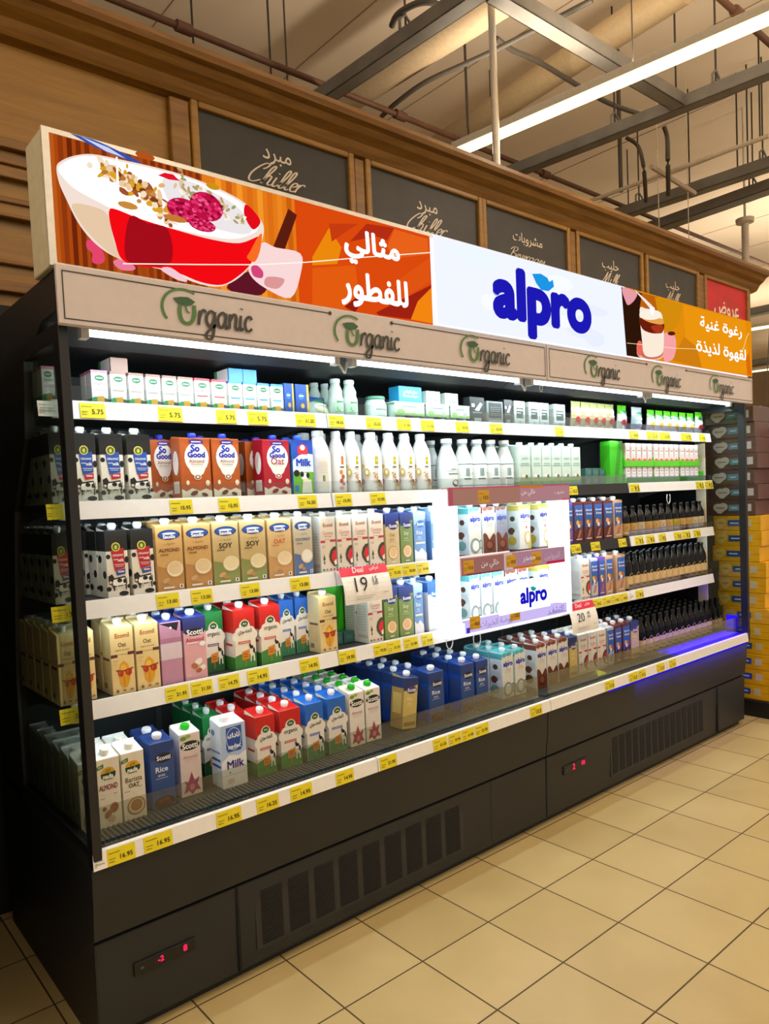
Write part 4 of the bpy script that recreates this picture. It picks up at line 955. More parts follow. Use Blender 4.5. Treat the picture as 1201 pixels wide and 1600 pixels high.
def breeze(name, base, low, word='Almond'):
    f = [('r', 0, .93, 1, 1, low), ('r', .12, .06, .98, .93, '#2c60b8'), ('p', [(.12, .06), (.98, .06), (.98, .42), (.7, .34), (.45, .40), (.12, .30)], low), ('t', 'Almond', .54, .80, .68, '#f0f2fa', .02), ('t', 'Breeze', .60, .71, .60, '#f0f2fa', .02), ('e', .40, .50, .16, .06, '#e8c040'), ('e', .68, .48, .16, .065, '#b8603c'), ('e', .52, .42, .14, .05, '#f0e8e0'), ('p', [(.3, .1), (.55, .3), (.8, .34), (.6, .14)], '#a8705c'), ('r', .2, .075, .8, .10, '#e8d8d0')]
    return carton(name, .070, .068, .194, base, f, [('r', .1, .1, .9, .9, base)], slope=.010, cap='#e8e8ea', top=low)
def small_pack(topc, bar):
    f = [('r', 0, .92, 1, 1, topc), ('e', .5, .78, .30, .085, '#1c6c3c'), ('r', .3, .765, .7, .79, '#e8f0e8'), ('t', 'organic', .5, .62, .70, '#4c4c44', .01), ('r', .1, .42, .85, .47, bar), ('e', .2, .08, .26, .16, '#3a9a5c'), ('e', .84, .08, .2, .14, '#4c5a4c'), ('e', .88, .24, .1, .05, '#d8d4cc'), ('p', [(.30, .04), (.30, .25), (.74, .27), (.74, .04)], '#e0a030')]
    return carton('small_milk_carton', .050, .042, .098, '#eeeae6', f, [('r', 0, .92, 1, 1, topc), ('r', 0, 0, 1, .2, '#3a9a5c')], slope=0, top=topc)
def milk_kid():
    f = [('r', 0, .62, 1, 1, '#2450b8'), ('r', 0, .40, 1, .66, '#48a0e0'), ('p', [(0, .62), (.3, .72), (.6, .76), (1, .74), (1, .40), (0, .40)], '#dcecf8'), ('r', 0, 0, 1, .42, '#68b838'), ('p', [(.5, .94), (.26, .86), (.26, .74), (.74, .74), (.74, .86)], '#d83038'), ('e', .5, .86, .12, .05, '#f4e8e8'), ('t', 'Milk', .52, .595, .68, '#1c48c0', .05), ('e', .55, .34, .18, .07, '#f4f4f0'), ('e', .42, .38, .09, .05, '#1c1c1c'), ('e', .7, .36, .08, .05, '#1c1c1c'), ('e', .16, .40, .14, .06, '#1c1c1c'), ('p', [(.38, .04), (.46, .30), (.86, .28), (.9, .04)], '#e8e4d4'), ('r', .05, .08, .24, .18, '#3078c8')]
    return carton('milk_carton', .080, .066, .188, '#3878d0', f, [('r', .1, .1, .9, .6, '#4890d8')], slope=.004, cap='#2c58c0', top='#2450b8')
def green_coco():
    f = [('r', 0, 0, 1, .10, '#3888b8'), ('r', 0, .08, 1, .20, '#78b050'), ('p', [(0, .2), (.3, .28), (.6, .2), (1, .26), (1, .15), (0, .15)], '#a8c878'), ('e', .35, .28, .14, .05, '#f2f2ea'), ('e', .62, .26, .12, .05, '#6a5848'), ('r', .1, .52, .9, .535, '#68a8a0'), ('t', 'coconut', .5, .58, .66, '#5c9a94', .01), ('t', 'organic', .5, .70, .6, '#88b0a8'), ('r', .15, .76, .8, .766, '#98bcb4')]
    return carton('coconut_drink_carton', .072, .068, .184, '#cfe2d6', f, [('r', 0, 0, 1, .15, '#78b050')], slope=.006, cap='#eef4f2', top='#d8e6e0')
def white_bottle(pic):
    m = MB(); R = .041; c = (0, R); Wm = M('#f1f1f0', .32, var=.01)
    m.lathe([(R*.86, 0), (R*.97, .004), (R, .012), (R, .130), (R*.97, .145), (R*.84, .165), (R*.60, .188), (R*.46, .200), (R*.44, .205)], Wm, 28, c)
    P = Cyl(m, R, 0, 150, .21); P.turn = -.13
    if pic == 'grain':
        P.do([('r', .52, .50, .64, .64, '#b8b020'), ('e', .58, .57, .03, .03, '#e0dc60'), ('r', .48, .445, .64, .465, '#3c3c44'), ('r', .46, .425, .66, .43, '#9a98a0')])
        for k in range(26):
            P.e(.50+rng.gauss(0, .045)+(k % 3)*.02, .36-k*.0075, .022, .012, rng.choice(['#d8b080', '#c09060', '#e8cfa8', '#a87848']), 8, 1.0+rng.random())
        P.do([('e', .62, .20, .05, .03, '#6a4028'), ('p', [(.58, .16), (.70, .20), (.80, .10), (.74, .05), (.60, .06)], '#b08858'), ('e', .66, .08, .10, .025, '#d8c49c'), ('e', .12, .47, .05, .04, '#c8b848'), ('e', .24, .36, .09, .07, '#c8b040'), ('e', .24, .365, .05, .04, '#f0ecd0'), ('e', .10, .2, .06, .05, '#c890b0')])
    elif pic == 'almond':
        P.do([('r', .52, .50, .64, .64, '#d87830'), ('r', .46, .445, .66, .465, '#3c3c44'), ('e', .50, .37, .07, .04, '#e08838'), ('e', .58, .29, .08, .04, '#c86848'), ('e', .50, .22, .08, .04, '#b85848'), ('e', .6, .17, .07, .03, '#c87058'), ('e', .5, .10, .1, .03, '#e0a0a0')])
    else:
        P.do([('r', .36, .12, .72, .62, '#e6e0d4'), ('r', .52, .22, .60, .32, '#5c7c50')]+[('r', .40, .36+.03*k, .68, .365+.03*k, '#c0b8ac') for k in range(7)])
    o = m.build('drink_bottle', smooth=True)
    k = MB(); k.lathe([(.0195, .203), (.0205, .205), (.0205, .222), (.0185, .225), (0, .2252)], M('#e6eaea', .4), 24, c)
    k.build('bottle_cap', o, smooth=True); return o
def glass_milk(coco):
    m = MB(); R = .041; c = (0, R); mk = M('#e8f0ee', .15, var=.01); gl = M('#9fb4b2', .12, var=.05)
    m.lathe([(R*.85, 0), (R, .006), (R, .105), (R*.94, .125), (R*.70, .152), (R*.52, .172), (R*.46, .180)], mk, 26, c)
    m.lathe([(R*.46, .180), (R*.45, .195)], gl, 26, c)
    P = Cyl(m, R, 0, 150, .2)
    if coco: P.do([('r', .38, .41, .62, .43, '#7c9a90'), ('r', .2, .38, .8, .386, '#8ca8a0'), ('r', .28, .32, .74, .34, '#507c78'), ('e', .56, .14, .16, .07, '#3c2c24'), ('e', .54, .155, .10, .04, '#f4f4f0'), ('p', [(.66, .10), (.82, .30), (.78, .12)], '#c8d8a0')])
    else: P.do([('r', 0, .52, 1, .535, '#3c6c84'), ('r', 0, .08, 1, .095, '#3c8cac'), ('r', .30, .28, .46, .44, '#5c8488'), ('r', .33, .29, .35, .43, '#d8e8e4'), ('r', .39, .29, .41, .43, '#d8e8e4'), ('r', .22, .21, .54, .235, '#2c5c64'), ('r', .60, .33, .84, .35, '#7c9494'), ('e', .76, .42, .03, .02, '#7c5444'), ('r', .62, .26, .82, .265, '#8ca4a4')])
    o = m.build('milk_bottle', smooth=True)
    k = MB(); k.lathe([(.021, .193), (.022, .194), (.022, .208), (.0205, .2095), (0, .21)], M('#eef2f2', .35), 24, c); k.build('bottle_cap', o, smooth=True)
    return o
def yogurt_bottle():
    m = MB(); R = .029; c = (0, R); mk = M('#c8dcd0', .25, var=.02)
    m.lathe([(R*.85, 0), (R, .006), (R, .065), (R*.86, .082), (R*.9, .095), (R*.62, .115), (R*.55, .125)], mk, 22, c)
    P = Cyl(m, R, 0, 140, .125); P.do([('r', .15, .12, .85, .55, '#b8d4b4'), ('r', .28, .41, .72, .46, '#4c8458'), ('e', .4, .25, .14, .08, '#78b070'), ('r', .2, .14, .8, .17, '#88a890')])
    o = m.build('yogurt_bottle', smooth=True)
    k = MB(); k.lathe([(.0175, .123), (.019, .124), (.019, .136), (.0175, .138), (0, .138)], M('#dcecea', .4), 20, c); k.build('bottle_cap', o, smooth=True); return o
def coffee_bottle(h=.195, lab='#dcc08a', round_mark=True, R=.031, l0=.02, l1=.38):
    m = MB(); c = (0, R); g = M('#080707', .08, spec=.4)
    m.lathe([(R*.85, 0), (R, .005), (R, h*.58), (R*.93, h*.66), (R*.66, h*.78), (R*.47, h*.86), (R*.43, h*.93)], g, 20, c)
    P = Cyl(m, R, h*l0, 210, h*(l1-l0))
    P.r(0, .04, 1, .98, lab)
    if round_mark: P.do([('e', .5, .95, .15, .30, '#18110c'), ('ring', .5, .95, .14, .27, lab, .12), ('r', .41, .91, .59, .97, lab), ('r', .32, .24, .68, .32, '#2c2014'), ('r', .36, .12, .64, .14, '#5c4628')])
    else: P.do([('r', .2, .2, .8, .3, '#e8dcb8'), ('e', .5, .6, .18, .18, '#8c6c34')])
    o = m.build('coffee_bottle', smooth=True)
    k = MB(); k.lathe([(R*.46, h*.92), (R*.50, h*.925), (R*.50, h*.985), (R*.44, h), (0, h)], M('#12100f' if not round_mark else '#1a1c1e', .2, metal=.4), 18, c)
    k.build('bottle_cap', o, smooth=True); return o
def jar():
    m = MB(); R = .040; c = (0, R)
    m.lathe([(R*.85, 0), (R, .006), (R, .058), (R*.85, .072), (R*.82, .076)], M('#c4dccf', .2), 24, c)
    P = Cyl(m, R, 0, 150, .076); P.do([('r', .1, .15, .9, .7, '#d8e8dc'), ('r', .28, .44, .72, .52, '#6ca088')])
    o = m.build('yogurt_jar', smooth=True)
    k = MB(); k.lathe([(R*.88, .074), (R*.9, .075), (R*.9, .084), (R*.84, .087), (0, .087)], M('#4e8a70', .35), 24, c); k.build('jar_lid', o, smooth=True); return o
def pot_pair():
    m = MB(); g = M('#b8d0c4', .2)
    for x in (-.034, .034): m.lathe([(.027, 0), (.032, .005), (.033, .055), (.03, .068)], g, 18, (x, .034))
    o = m.build('yogurt_twin_pack', smooth=True)
    s = MB(); s.box(-.070, .070, -.001, .069, .066, .070, M('#d4e2d4', .5)); s.box(-.066, .066, -.0025, -.001, .018, .070, M('#d4e2d4', .5))
    P = Print(s, (-.066, -.0025, .018), (1, 0, 0), (0, 0, 1), .132, .052); P.do([('r', 0, 0, 1, .22, '#9cbc7c'), ('e', .2, .26, .14, .2, '#88b068'), ('r', .26, .62, .74, .70, '#5c8c84'), ('e', .75, .3, .1, .18, '#b0b8a8'), ('r', .1, .84, .9, .88, '#7ca4a0')])
    s.build('card_sleeve', o); return o
def box_pack(name, w, d, h, base, front, side=(), top=None): return carton(name, w, d, h, base, front, side, slope=0, top=top)
def pouch(topc, body, fruit, w=.064, h=.135):
    bm = bmesh.new(); nx, nz = 6, 9; G = {}
    for f in (0, 1):
        for i in range(nx+1):
            for j in range(nz+1):
                x = i/nx; z = j/nz; bul = (math.sin(math.pi*x)**.6)*(math.sin(math.pi*min(1, z*1.02))**.5)*.022 if 0 < i < nx and 0 < j < nz else 0
                wob = .0015*math.sin(7*z+3*x)
                G[f, i, j] = (-w/2+w*x*(1), .022+(bul if f else -bul)+wob+.006*(1-z), z*h)
    m = MB(); mats = (M(topc, .22, var=.08), M(body, .2, var=.12), )
    for f in (0, 1):
        for i in range(nx):
            for j in range(nz):
                q = [G[f, i, j], G[f, i+1, j], G[f, i+1, j+1], G[f, i, j+1]]
                m.add(q if f == 0 else q[::-1], [(0, 1, 2, 3)], mats[0] if j >= nz-3 else mats[1])
    bm.free()
    def surf(x, z):
        x = min(max(x, 0), 1); z = min(max(z, 0), 1)
        bul = (math.sin(math.pi*x)**.6)*(math.sin(math.pi*min(1, z*1.02))**.5)*.022 if 0 < x < 1 and 0 < z < .98 else 0
        return .022-bul+.0015*math.sin(7*z+3*x)+.006*(1-z)-.0016
    def blot(cx, cz, rx, rz, c, n=12):
        vs = [(cx, cz)]+[(cx+rx*q*math.cos(2*math.pi*k/n), cz+rz*q*math.sin(2*math.pi*k/n)) for q in (.5, 1) for k in range(n)]
        fs = [(0, 1+k, 1+(k+1) % n) for k in range(n)]+[(1+k, 1+n+k, 1+n+(k+1) % n, 1+(k+1) % n) for k in range(n)]
        m.add([(-w/2+w*x, surf(x, z), z*h) for x, z in vs], fs, M(c, .3, var=.1))
    blot(.5, .70, .34, .09, '#1c6a48' if fruit != '#c02030' else '#e0dcc0'); blot(.40, .34, .20, .11, fruit); blot(.66, .28, .17, .10, fruit); blot(.5, .52, .36, .03, '#eceee4'); blot(.55, .13, .3, .02, '#e8e4dc')
    return m.build('snack_pouch', smooth=True)
def juice_tray(n, tint):
    """small juice packs are separate; this is the green shelf-ready tray they stand in"""
    m = MB(); G = M('#58c828', .4)
    w = n*.046
    m.box(-w/2, w/2, 0, .09, 0, .003, G); m.box(-w/2, w/2, -.003, 0, 0, .034, G); m.box(-w/2-.003, -w/2, 0, .09, 0, .034, G); m.box(w/2, w/2+.003, 0, .09, 0, .034, G)
    return m.build('carton_tray')
K = {}
def kind(k, desc, short, cat, fn): K[k] = dict(desc=desc, short=short, cat=cat, fn=fn, proto=None, w=None)
kind('cowb', 'black topped cow milk carton, blue label', 'blue label cow milk carton', 'milk carton', lambda: cowcarton('#2456b0', '#c82838'))
kind('cowr', 'black topped cow milk carton, red label', 'red label cow milk carton', 'milk carton', lambda: cowcarton('#c02430', '#2456b0'))
kind('sga', 'orange brown almond carton with white oval', 'orange almond drink carton', 'drink carton', lambda: sogood('#b4561e', 'Almond', '#a86030', '#ecdcc4', '#6c3018'))
kind('sgo', 'crimson oat drink carton with white oval', 'crimson oat drink carton', 'drink carton', lambda: sogood('#b0182c', 'Oat', '#b84860', '#e8d8c0', '#8c1020'))
kind('kid', 'blue and green milk carton with cows', 'blue green milk carton', 'milk carton', milk_kid)
kind('sal', 'tan almond drink carton, blue oval logo', 'tan almond drink carton', 'drink carton', lambda: saudia('#d2aa6a', '#b98a50', 'ALMOND', '#7c4424', '#a06c38', '#e4cda0'))
kind('sso', 'olive soy drink carton, blue oval logo', 'olive soy drink carton', 'drink carton', lambda: saudia('#cbb47e', '#8a9456', 'SOY', '#3c3424', '#94804c', '#e8dcb0'))
kind('sot', 'tan oat drink carton, blue oval logo', 'tan oat drink carton', 'drink carton', lambda: saudia('#d8b884', '#c89c64', 'OAT', '#d0703c', '#b88c54', '#ecd8b0'))
kind('sco', 'blue bottomed coconut drink carton, oval logo', 'blue coconut drink carton', 'drink carton', lambda: saudia('#c8bfa8', '#5878b0', 'COCONUT', '#3c4c80', '#8c90a0', '#f0f0ec'))
kind('eco', 'cream coconut drink carton with red bands', 'cream coconut drink carton', 'drink carton', ecomil_coco)
kind('eoa', 'cream oat carton with sunglasses picture', 'cream oat drink carton', 'drink carton', ecomil_oat)
kind('sto', 'beige oat carton with dark blue top', 'beige oat drink carton', 'drink carton', lambda: scotti('oat_drink_carton', '#d9c79c', '#28387c', 'Oat', '#b08a4c', CUP))
kind('sts', 'green soy carton with dark blue top', 'green soy drink carton', 'drink carton', lambda: scotti('soy_drink_carton', '#7f9c58', '#2c3c7c', 'Soy', '#d8e4b8', CUP))
kind('str', 'light blue rice drink carton', 'light blue rice drink carton', 'drink carton', lambda: scotti('rice_drink_carton', '#6f9fd6', '#a8c8ea', 'Rice', '#e8f0fa', [('r', .1, .36, .9, .40, '#f0e8d0'), ('p', [(0, 0), (1, 0), (1, .16), (.6, .28), (.3, .2), (0, .26)], '#e8e8ea')], logo='#3c78c0'))
kind('strd', 'dark blue rice drink carton', 'dark blue rice drink carton', 'drink carton', lambda: scotti('rice_drink_carton', '#3c548c', '#28407c', 'Rice', '#e8ecf8', BOWL, logo='#282838', sidec='#2450b4'))
kind('stry', 'yellow and blue oat drink carton', 'yellow blue oat drink carton', 'drink carton', lambda: scotti('oat_drink_carton', '#d6bd6c', '#24386c', 'Oat', '#e8dcb0', [('r', .1, .06, .9, .14, '#a87c38')], logo='#503c78', sidec='#b09050'))
kind('stw', 'white almond carton with blue label', 'white almond drink carton', 'drink carton', lambda: scotti('almond_drink_carton', '#e4e6e8', '#3a6cb0', 'Almond', '#a8b0b8', [('e', .5, .2, .3, .08, '#d8d0c4')], logo='#3a78c0'))
kind('sag', 'pale pink almond carton with green cap', 'pale pink almond drink carton', 'drink carton', lambda: scotti_almond(False))
kind('sar', 'white almond carton, green cap, red leaves', 'white almond drink carton with green cap', 'drink carton', lambda: scotti_almond(True))
kind('spa', 'pink almond carton with navy top', 'pink almond drink carton', 'drink carton', pink_almond)
kind('spp', 'mauve carton turned to its plain side', 'mauve almond drink carton', 'drink carton', plain_pink)
kind('arr', 'red topped organic milk carton with cow', 'red organic milk carton', 'milk carton', lambda: arla('milk_carton', '#c8201c', '#3f8a3c', '#c83c34', 'organic'))
kind('ara', 'red topped organic milk carton, Arabic wording', 'red Arabic organic milk carton', 'milk carton', lambda: arla('milk_carton', '#c8201c', '#3f8a3c', '#c83c34', 'العضوي'))
kind('arb', 'blue topped organic milk carton with cow', 'blue organic milk carton', 'milk carton', lambda: arla('milk_carton', '#2468c8', '#3c8058', '#3060c0', 'العضوي'))
kind('arg', 'green topped organic milk carton with cow', 'green organic milk carton', 'milk carton', lambda: arla('milk_carton', '#1e8040', '#2c6038', '#4c4470', 'organic'))
CUPN = [('e', .55, .20, .40, .13, '#e0ccac'), ('ring', .55, .20, .40, .13, '#a8703c', .14), ('e', .55, .21, .26, .085, '#b07c4c')]
ALM = [('e', .66, .27, .20, .07, '#9a5c34', 16, .9), ('e', .40, .20, .20, .05, '#a86840', 16, .7), ('e', .24, .28, .09, .03, '#8c4c28'), ('e', .54, .12, .16, .05, '#d8b490')]
kind('nal', 'cream almond drink carton with sun logo', 'cream almond drink carton with sun logo', 'drink carton', lambda: nada('ALMOND', None, '#8c3c3c', ALM))
kind('nba', 'cream barista oat carton with sun logo', 'cream barista oat drink carton', 'drink carton', lambda: nada('Barista', 'OAT', '#6c5420', CUPN))
kind('nar', 'cream barista carton with Arabic wording', 'cream Arabic barista drink carton', 'drink carton', lambda: nada('باريستا', 'شوفان', '#6c5420', CUPN))
kind('nad', 'pale blue milk carton with blue badge', 'pale blue milk carton', 'milk carton', nadec)
kind('apc', 'white coconut drink carton with coconut halves', 'white coconut drink carton', 'drink carton', lambda: alpro_carton('coconut_drink_carton', 'COCONUT', '#e4e2d6', '#7fb0a8', NUT, '#58b4b8'))
kind('aph', 'white and brown chocolate drink carton', 'brown chocolate drink carton', 'drink carton', lambda: alpro_carton('chocolate_drink_carton', 'CHOCOLATE', '#e6dfd2', '#6c3420', CHO, '#7c4030'))
kind('apd', 'grey and brown dark chocolate drink carton', 'dark chocolate drink carton', 'drink carton', lambda: alpro_carton('chocolate_drink_carton', 'DARK', '#8f93a4', '#4a2014', CHO, '#6c3c30', '#2c3c90'))
kind('apy', 'white and yellow banana drink carton', 'yellow banana drink carton', 'drink carton', lambda: alpro_carton('banana_drink_carton', 'BANANA', '#e9e6da', '#d8c048', YEL, '#cfbf60'))
kind('brc', 'blue and brown chocolate almond carton', 'chocolate almond drink carton', 'drink carton', lambda: breeze('almond_drink_carton', '#5c2430', '#5c2420'))
kind('brt', 'blue and tan almond drink carton', 'tan topped almond drink carton', 'drink carton', lambda: breeze('almond_drink_carton', '#c8a07c', '#c49a78'))
kind('brp', 'blue and purple almond drink carton', 'purple almond drink carton', 'drink carton', lambda: breeze('almond_drink_carton', '#5c3c98', '#6c44a8'))
kind('brs', 'blue and silver almond drink carton', 'silver almond drink carton', 'drink carton', lambda: breeze('almond_drink_carton', '#8c94a8', '#b8bcc8'))
kind('gco', 'pale green coconut drink carton', 'pale green coconut drink carton', 'drink carton', green_coco)
for kk, cc, bb, nm in (('smp', '#d87890', '#f0b8c0', 'pink'), ('smb', '#8c6858', '#a89890', 'brown'), ('smr', '#d02c3c', '#d85060', 'red'), ('sml', '#2c84d0', '#3c98d8', 'blue')):
    kind(kk, 'small %s topped organic milk carton' % nm, 'small %s milk carton' % nm, 'milk carton', lambda cc=cc, bb=bb: small_pack(cc, bb))
kind('wgr', 'white grain drink bottle with cereal picture', 'white grain drink bottle', 'bottle', lambda: white_bottle('grain'))
kind('wal', 'white almond drink bottle, orange label', 'white almond drink bottle', 'bottle', lambda: white_bottle('almond'))
kind('wbk', 'white drink bottle turned to its back label', 'white drink bottle', 'bottle', lambda: white_bottle('back'))
kind('gmc', 'glass coconut milk bottle with coconut picture', 'glass coconut milk bottle', 'bottle', lambda: glass_milk(True))
kind('gml', 'glass milk bottle with blue lines', 'glass milk bottle', 'bottle', lambda: glass_milk(False))
kind('yob', 'pale green yogurt drink bottle', 'pale green yogurt bottle', 'bottle', yogurt_bottle)
kind('cof', 'dark glass coffee bottle, gold label', 'dark coffee bottle', 'bottle', lambda: coffee_bottle())
kind('cog', 'dark bottle with black shoulders, gold band', 'dark bottle with gold band', 'bottle', lambda: coffee_bottle(.158, '#c8a058', False, .030, .03, .45))
kind('coy', 'dark bottle with yellow band', 'dark bottle with yellow band', 'bottle', lambda: coffee_bottle(.158, '#b8a430', False, .030, .03, .45))
kind('coc', 'dark bottle with pale cream band', 'dark bottle with cream band', 'bottle', lambda: coffee_bottle(.160, '#c8b898', False, .031, .03, .45))
kind('jar', 'glass yogurt jar with green lid', 'yogurt jar', 'jar', jar)
kind('pot', 'twin glass yogurt pots in card sleeve', 'twin yogurt pack', 'yogurt pack', pot_pair)
kind('bbx', 'blue card box with white wording', 'blue card box', 'box', lambda: box_pack('yogurt_box', .12, .06, .06, '#2c9ad0', [('t', 'بديل الزبادي', .5, .62, .6, '#f0f8fc', .02), ('t', 'The Good Yogurt', .5, .36, .66, '#f0f8fc', .02)], (), '#58b4d8'))
kind('wbx', 'pale green and white card box', 'pale green box', 'box', lambda: box_pack('cheese_box', .075, .06, .05, '#d0ded4', [('r', .1, .5, .9, .6, '#98b8ac'), ('e', .3, .3, .1, .12, '#8cac98'), ('r', .52, .26, .8, .34, '#5c8474')], (), '#dce6e0'))
kind('kbx', 'black and white tofu box', 'black tofu box', 'box', lambda: box_pack('tofu_box', .080, .04, .112, '#2f3634', [('p', [(.3, .5), (.7, .8), (.86, .74), (.6, .48)], '#e8eae4'), ('r', .1, .62, .3, .74, '#d8dcd8'), ('r', .25, .1, .75, .22, '#a8b0ac'), ('r', .16, .40, .8, .44, '#8c9490')], ()))
kind('kb2', 'grey framed black box leaning back', 'grey framed box', 'box', lambda: box_pack('tofu_box', .092, .03, .10, '#8a9490', [('r', .1, .28, .9, .92, '#2c3230'), ('r', .08, .06, .92, .2, '#c0c8c4')]+[('r', .18, .40+.08*k, .82, .42+.08*k, '#8c9490') for k in range(5)], ()))
kind('wb2', 'white box with dark green label', 'white labelled box', 'box', lambda: box_pack('tofu_box', .072, .045, .110, '#dfe6e2', [('r', .16, .30, .84, .72, '#344840'), ('r', .22, .60, .78, .66, '#c8d4cc'), ('r', .22, .50, .6, .53, '#a8b8b0'), ('r', .4, .1, .7, .2, '#b8c4bc'), ('r', .1, .82, .9, .86, '#a0b8ac')], (('r', .1, .2, .9, .8, '#b0bcb4'),)))
kind('pob', 'beige snack pouch with red berries', 'beige snack pouch', 'snack pouch', lambda: pouch('#b8c080', '#b8ac84', '#c02030'))
kind('pog', 'green topped pouch with red fruit', 'green pouch with red fruit', 'snack pouch', lambda: pouch('#58c020', '#d8d8d0', '#a81830', .07))
kind('poy', 'green topped pouch with yellow fruit', 'green pouch with yellow fruit', 'snack pouch', lambda: pouch('#58c020', '#c8ccc0', '#e0a828', .062, .125))
kind('pos', 'clear silver pouch turned backwards', 'silver pouch', 'snack pouch', lambda: pouch('#a8b4b8', '#9aa8ac', '#a8b2b4', .085, .132))
kind('juc', 'tiny pink fruit drink carton', 'tiny fruit drink carton', 'drink carton', lambda: box_pack('small_drink_carton', .042, .035, .118, '#e0ccc8', [('r', 0, 0, 1, .30, '#c87858'), ('e', .5, .25, .3, .1, '#d06048'), ('r', .15, .55, .85, .8, '#ece4e4'), ('r', .25, .66, .75, .7, '#8c6c68')]))
kind('juw', 'tiny white fruit drink carton', 'tiny white drink carton', 'drink carton', lambda: box_pack('small_drink_carton', .042, .035, .085, '#e6dde2', [('r', 0, 0, 1, .16, '#d898a0'), ('r', .15, .35, .85, .85, '#f2eef2'), ('r', .25, .72, .75, .77, '#6c6070'), ('r', .25, .55, .75, .58, '#a898a8')]))
kind('gbx', 'tall bright green box', 'bright green box', 'box', lambda: box_pack('snack_box', .095, .06, .220, '#3fbf1c', [('p', [(.2, 0), (.7, 1), (1, 1), (.55, 0)], '#2c9a18')], (('r', .1, .1, .9, .9, '#38a818'),)))
kind('gbs', 'small dark teal box', 'small teal box', 'box', lambda: box_pack('snack_box', .050, .05, .042, '#3f6a62', [('r', .2, .3, .8, .7, '#4c7c72')]))
kind('gsm', 'small green juice box', 'small green box', 'box', lambda: box_pack('snack_box', .045, .04, .06, '#48c020', [('r', .5, 0, 1, 1, '#d8dcc8')]))
kind('bdk', 'dark blue box with gold edge', 'dark blue box', 'box', lambda: box_pack('cheese_box', .056, .05, .105, '#1f4c9c', [('r', .84, 0, 1, 1, '#d0b038'), ('e', .4, .6, .2, .1, '#3c74c0'), ('r', .24, .60, .6, .64, '#e8ecf4'), ('e', .5, .3, .14, .08, '#d8a840')]))
kind('bag', 'blue and silver cheese bag slumped forward', 'cheese bag', 'bag', lambda: pouch('#2c4a9c', '#a8b4a8', '#c8c498', .11, .09))
ORD = ['zeroth', 'first', 'second', 'third', 'fourth', 'fifth', 'sixth', 'seventh', 'eighth', 'ninth', 'tenth', 'eleventh', 'twelfth', 'thirteenth', 'fourteenth', 'fifteenth', 'sixteenth', 'seventeenth', 'eighteenth', 'nineteenth', 'twentieth']
ORD += ['twenty-'+w for w in ORD[1:10]]+['thirtieth']+['thirty-'+w for w in ORD[1:10]]
PLACED = []
def put(k, shelf, row, x, y, z, rz=0, sx=1, tilt=0, lean=0):
    q = K[k]
    if q['proto'] is None:
        o = q['fn'](); q['proto'] = o; xs = [v.co.x for v in o.data.vertices]; q['w'] = max(xs)-min(xs)
        ys = [v.co.y for v in o.data.vertices]; q['d'] = max(ys)
    else: o = copy_tree(q['proto'])
    o.location = (x, y, z); o.rotation_euler = (tilt, lean, rz); o.scale = (sx, 1, 1)
    PLACED.append((o, k, shelf, row)); return o
ROWW = ['front', 'second', 'third', 'fourth', 'fifth', 'sixth']
OCC = []
DBG = False
def free(x, y, z, w, d):
    return all(min(x+w/2, b[1])-max(x-w/2, b[0]) < .003 or min(y+d, b[3])-max(y, b[2]) < .001 or abs(z-b[4]) > .05 for b in OCC)
def run(shelf, y, z, items, back=0):
    """items: (kind, measured left column, right column[, rows behind]) on the plane y"""
    for it in items:
        k, ul, ur = it[:3]; nb = it[3] if len(it) > 3 else back
        xl, xr = max(XC(ul, y, z), .036), XC(ur, y, z)          # stands clear of the end glass
        fresh = K[k]['proto'] is None
        if fresh: put(k, shelf, 'front', 0, -3, 0); PLACED.pop()
        w, d = K[k]['w'], K[k]['d']; sx = min(1.16, max(.66, (xr-xl)*.965/w))
        x = (xl+xr)/2
        for n in range(nb+1):
            yy = y+n*(d+.006)
            if n == 0:
                for t in range(12):                            # nudge sideways / narrow a touch before stepping back
                    if free(x, yy, z, w*sx*.96, d): break
                    if t < 6: x += .004
                    elif t == 6: x -= .024; sx *= .92
                    else: x += .004
                while not free(x, yy, z, w*sx*.96, d) and yy < .55: yy += .01
                if DBG and yy-y > .005: print('PUSH', k, ul, shelf, round(yy-y, 3))
            elif yy+d > BACKY-.005 or not free(x, yy, z, w*sx*.96, d): continue
            OCC.append((x-w*sx/2, x+w*sx/2, yy, yy+d, z))
            if fresh: o = K[k]['proto']; o.location = (x, yy, z); o.scale = (sx, 1, 1); o.rotation_euler = (0, 0, 0); PLACED.append((o, k, shelf, ROWW[n])); fresh = False
            else: put(k, shelf, ROWW[n], x, yy, z, 0, sx)
Z1, Z2, Z3, Z4 = SZ[1]-.0005, SZ[2]-.0005, SZ[3]-.0005, SZ[4]-.0005
ZD = .5305
# --- top shelf
S = 'top shelf'
run(S, .225, Z1, [('smp', 50, 80), ('smp', 143, 172), ('smb', 173, 201), ('smb', 202, 228), ('smb', 229, 254), ('smb', 255, 279), ('smb', 279, 305), ('smr', 305, 331), ('smr', 332, 357), ('sml', 358, 381), ('sml', 381, 403), ('sml', 403, 423), ('sml', 424, 445)], 1)
run(S, .225, Z1, [('bdk', 446, 460), ('bdk', 463, 484)])
for k, u, ya, zz in (('smb', 187, .235, Z1+.0985), ('sml', 369, .235, Z1+.0985), ('sml', 391, .235, Z1+.0985)):
    put(k, S, 'stacked', XC(u, ya, zz), ya+.098, zz, 0, 1, math.radians(90))
put('bag', S, 'front', XC(506, .23, Z1)+.012, .225, Z1+.001, .30, 1, math.radians(-24))
run(S, .33, Z1, [('yob', 492, 508), ('yob', 510, 522)]); run(S, .225, Z1, [('yob', 523, 543), ('yob', 544, 565)])
run(S, .225, Z1, [('jar', 583, 612), ('pot', 615, 664, 1), ('pot', 665, 702, 1), ('pot', 703, 734, 1)])
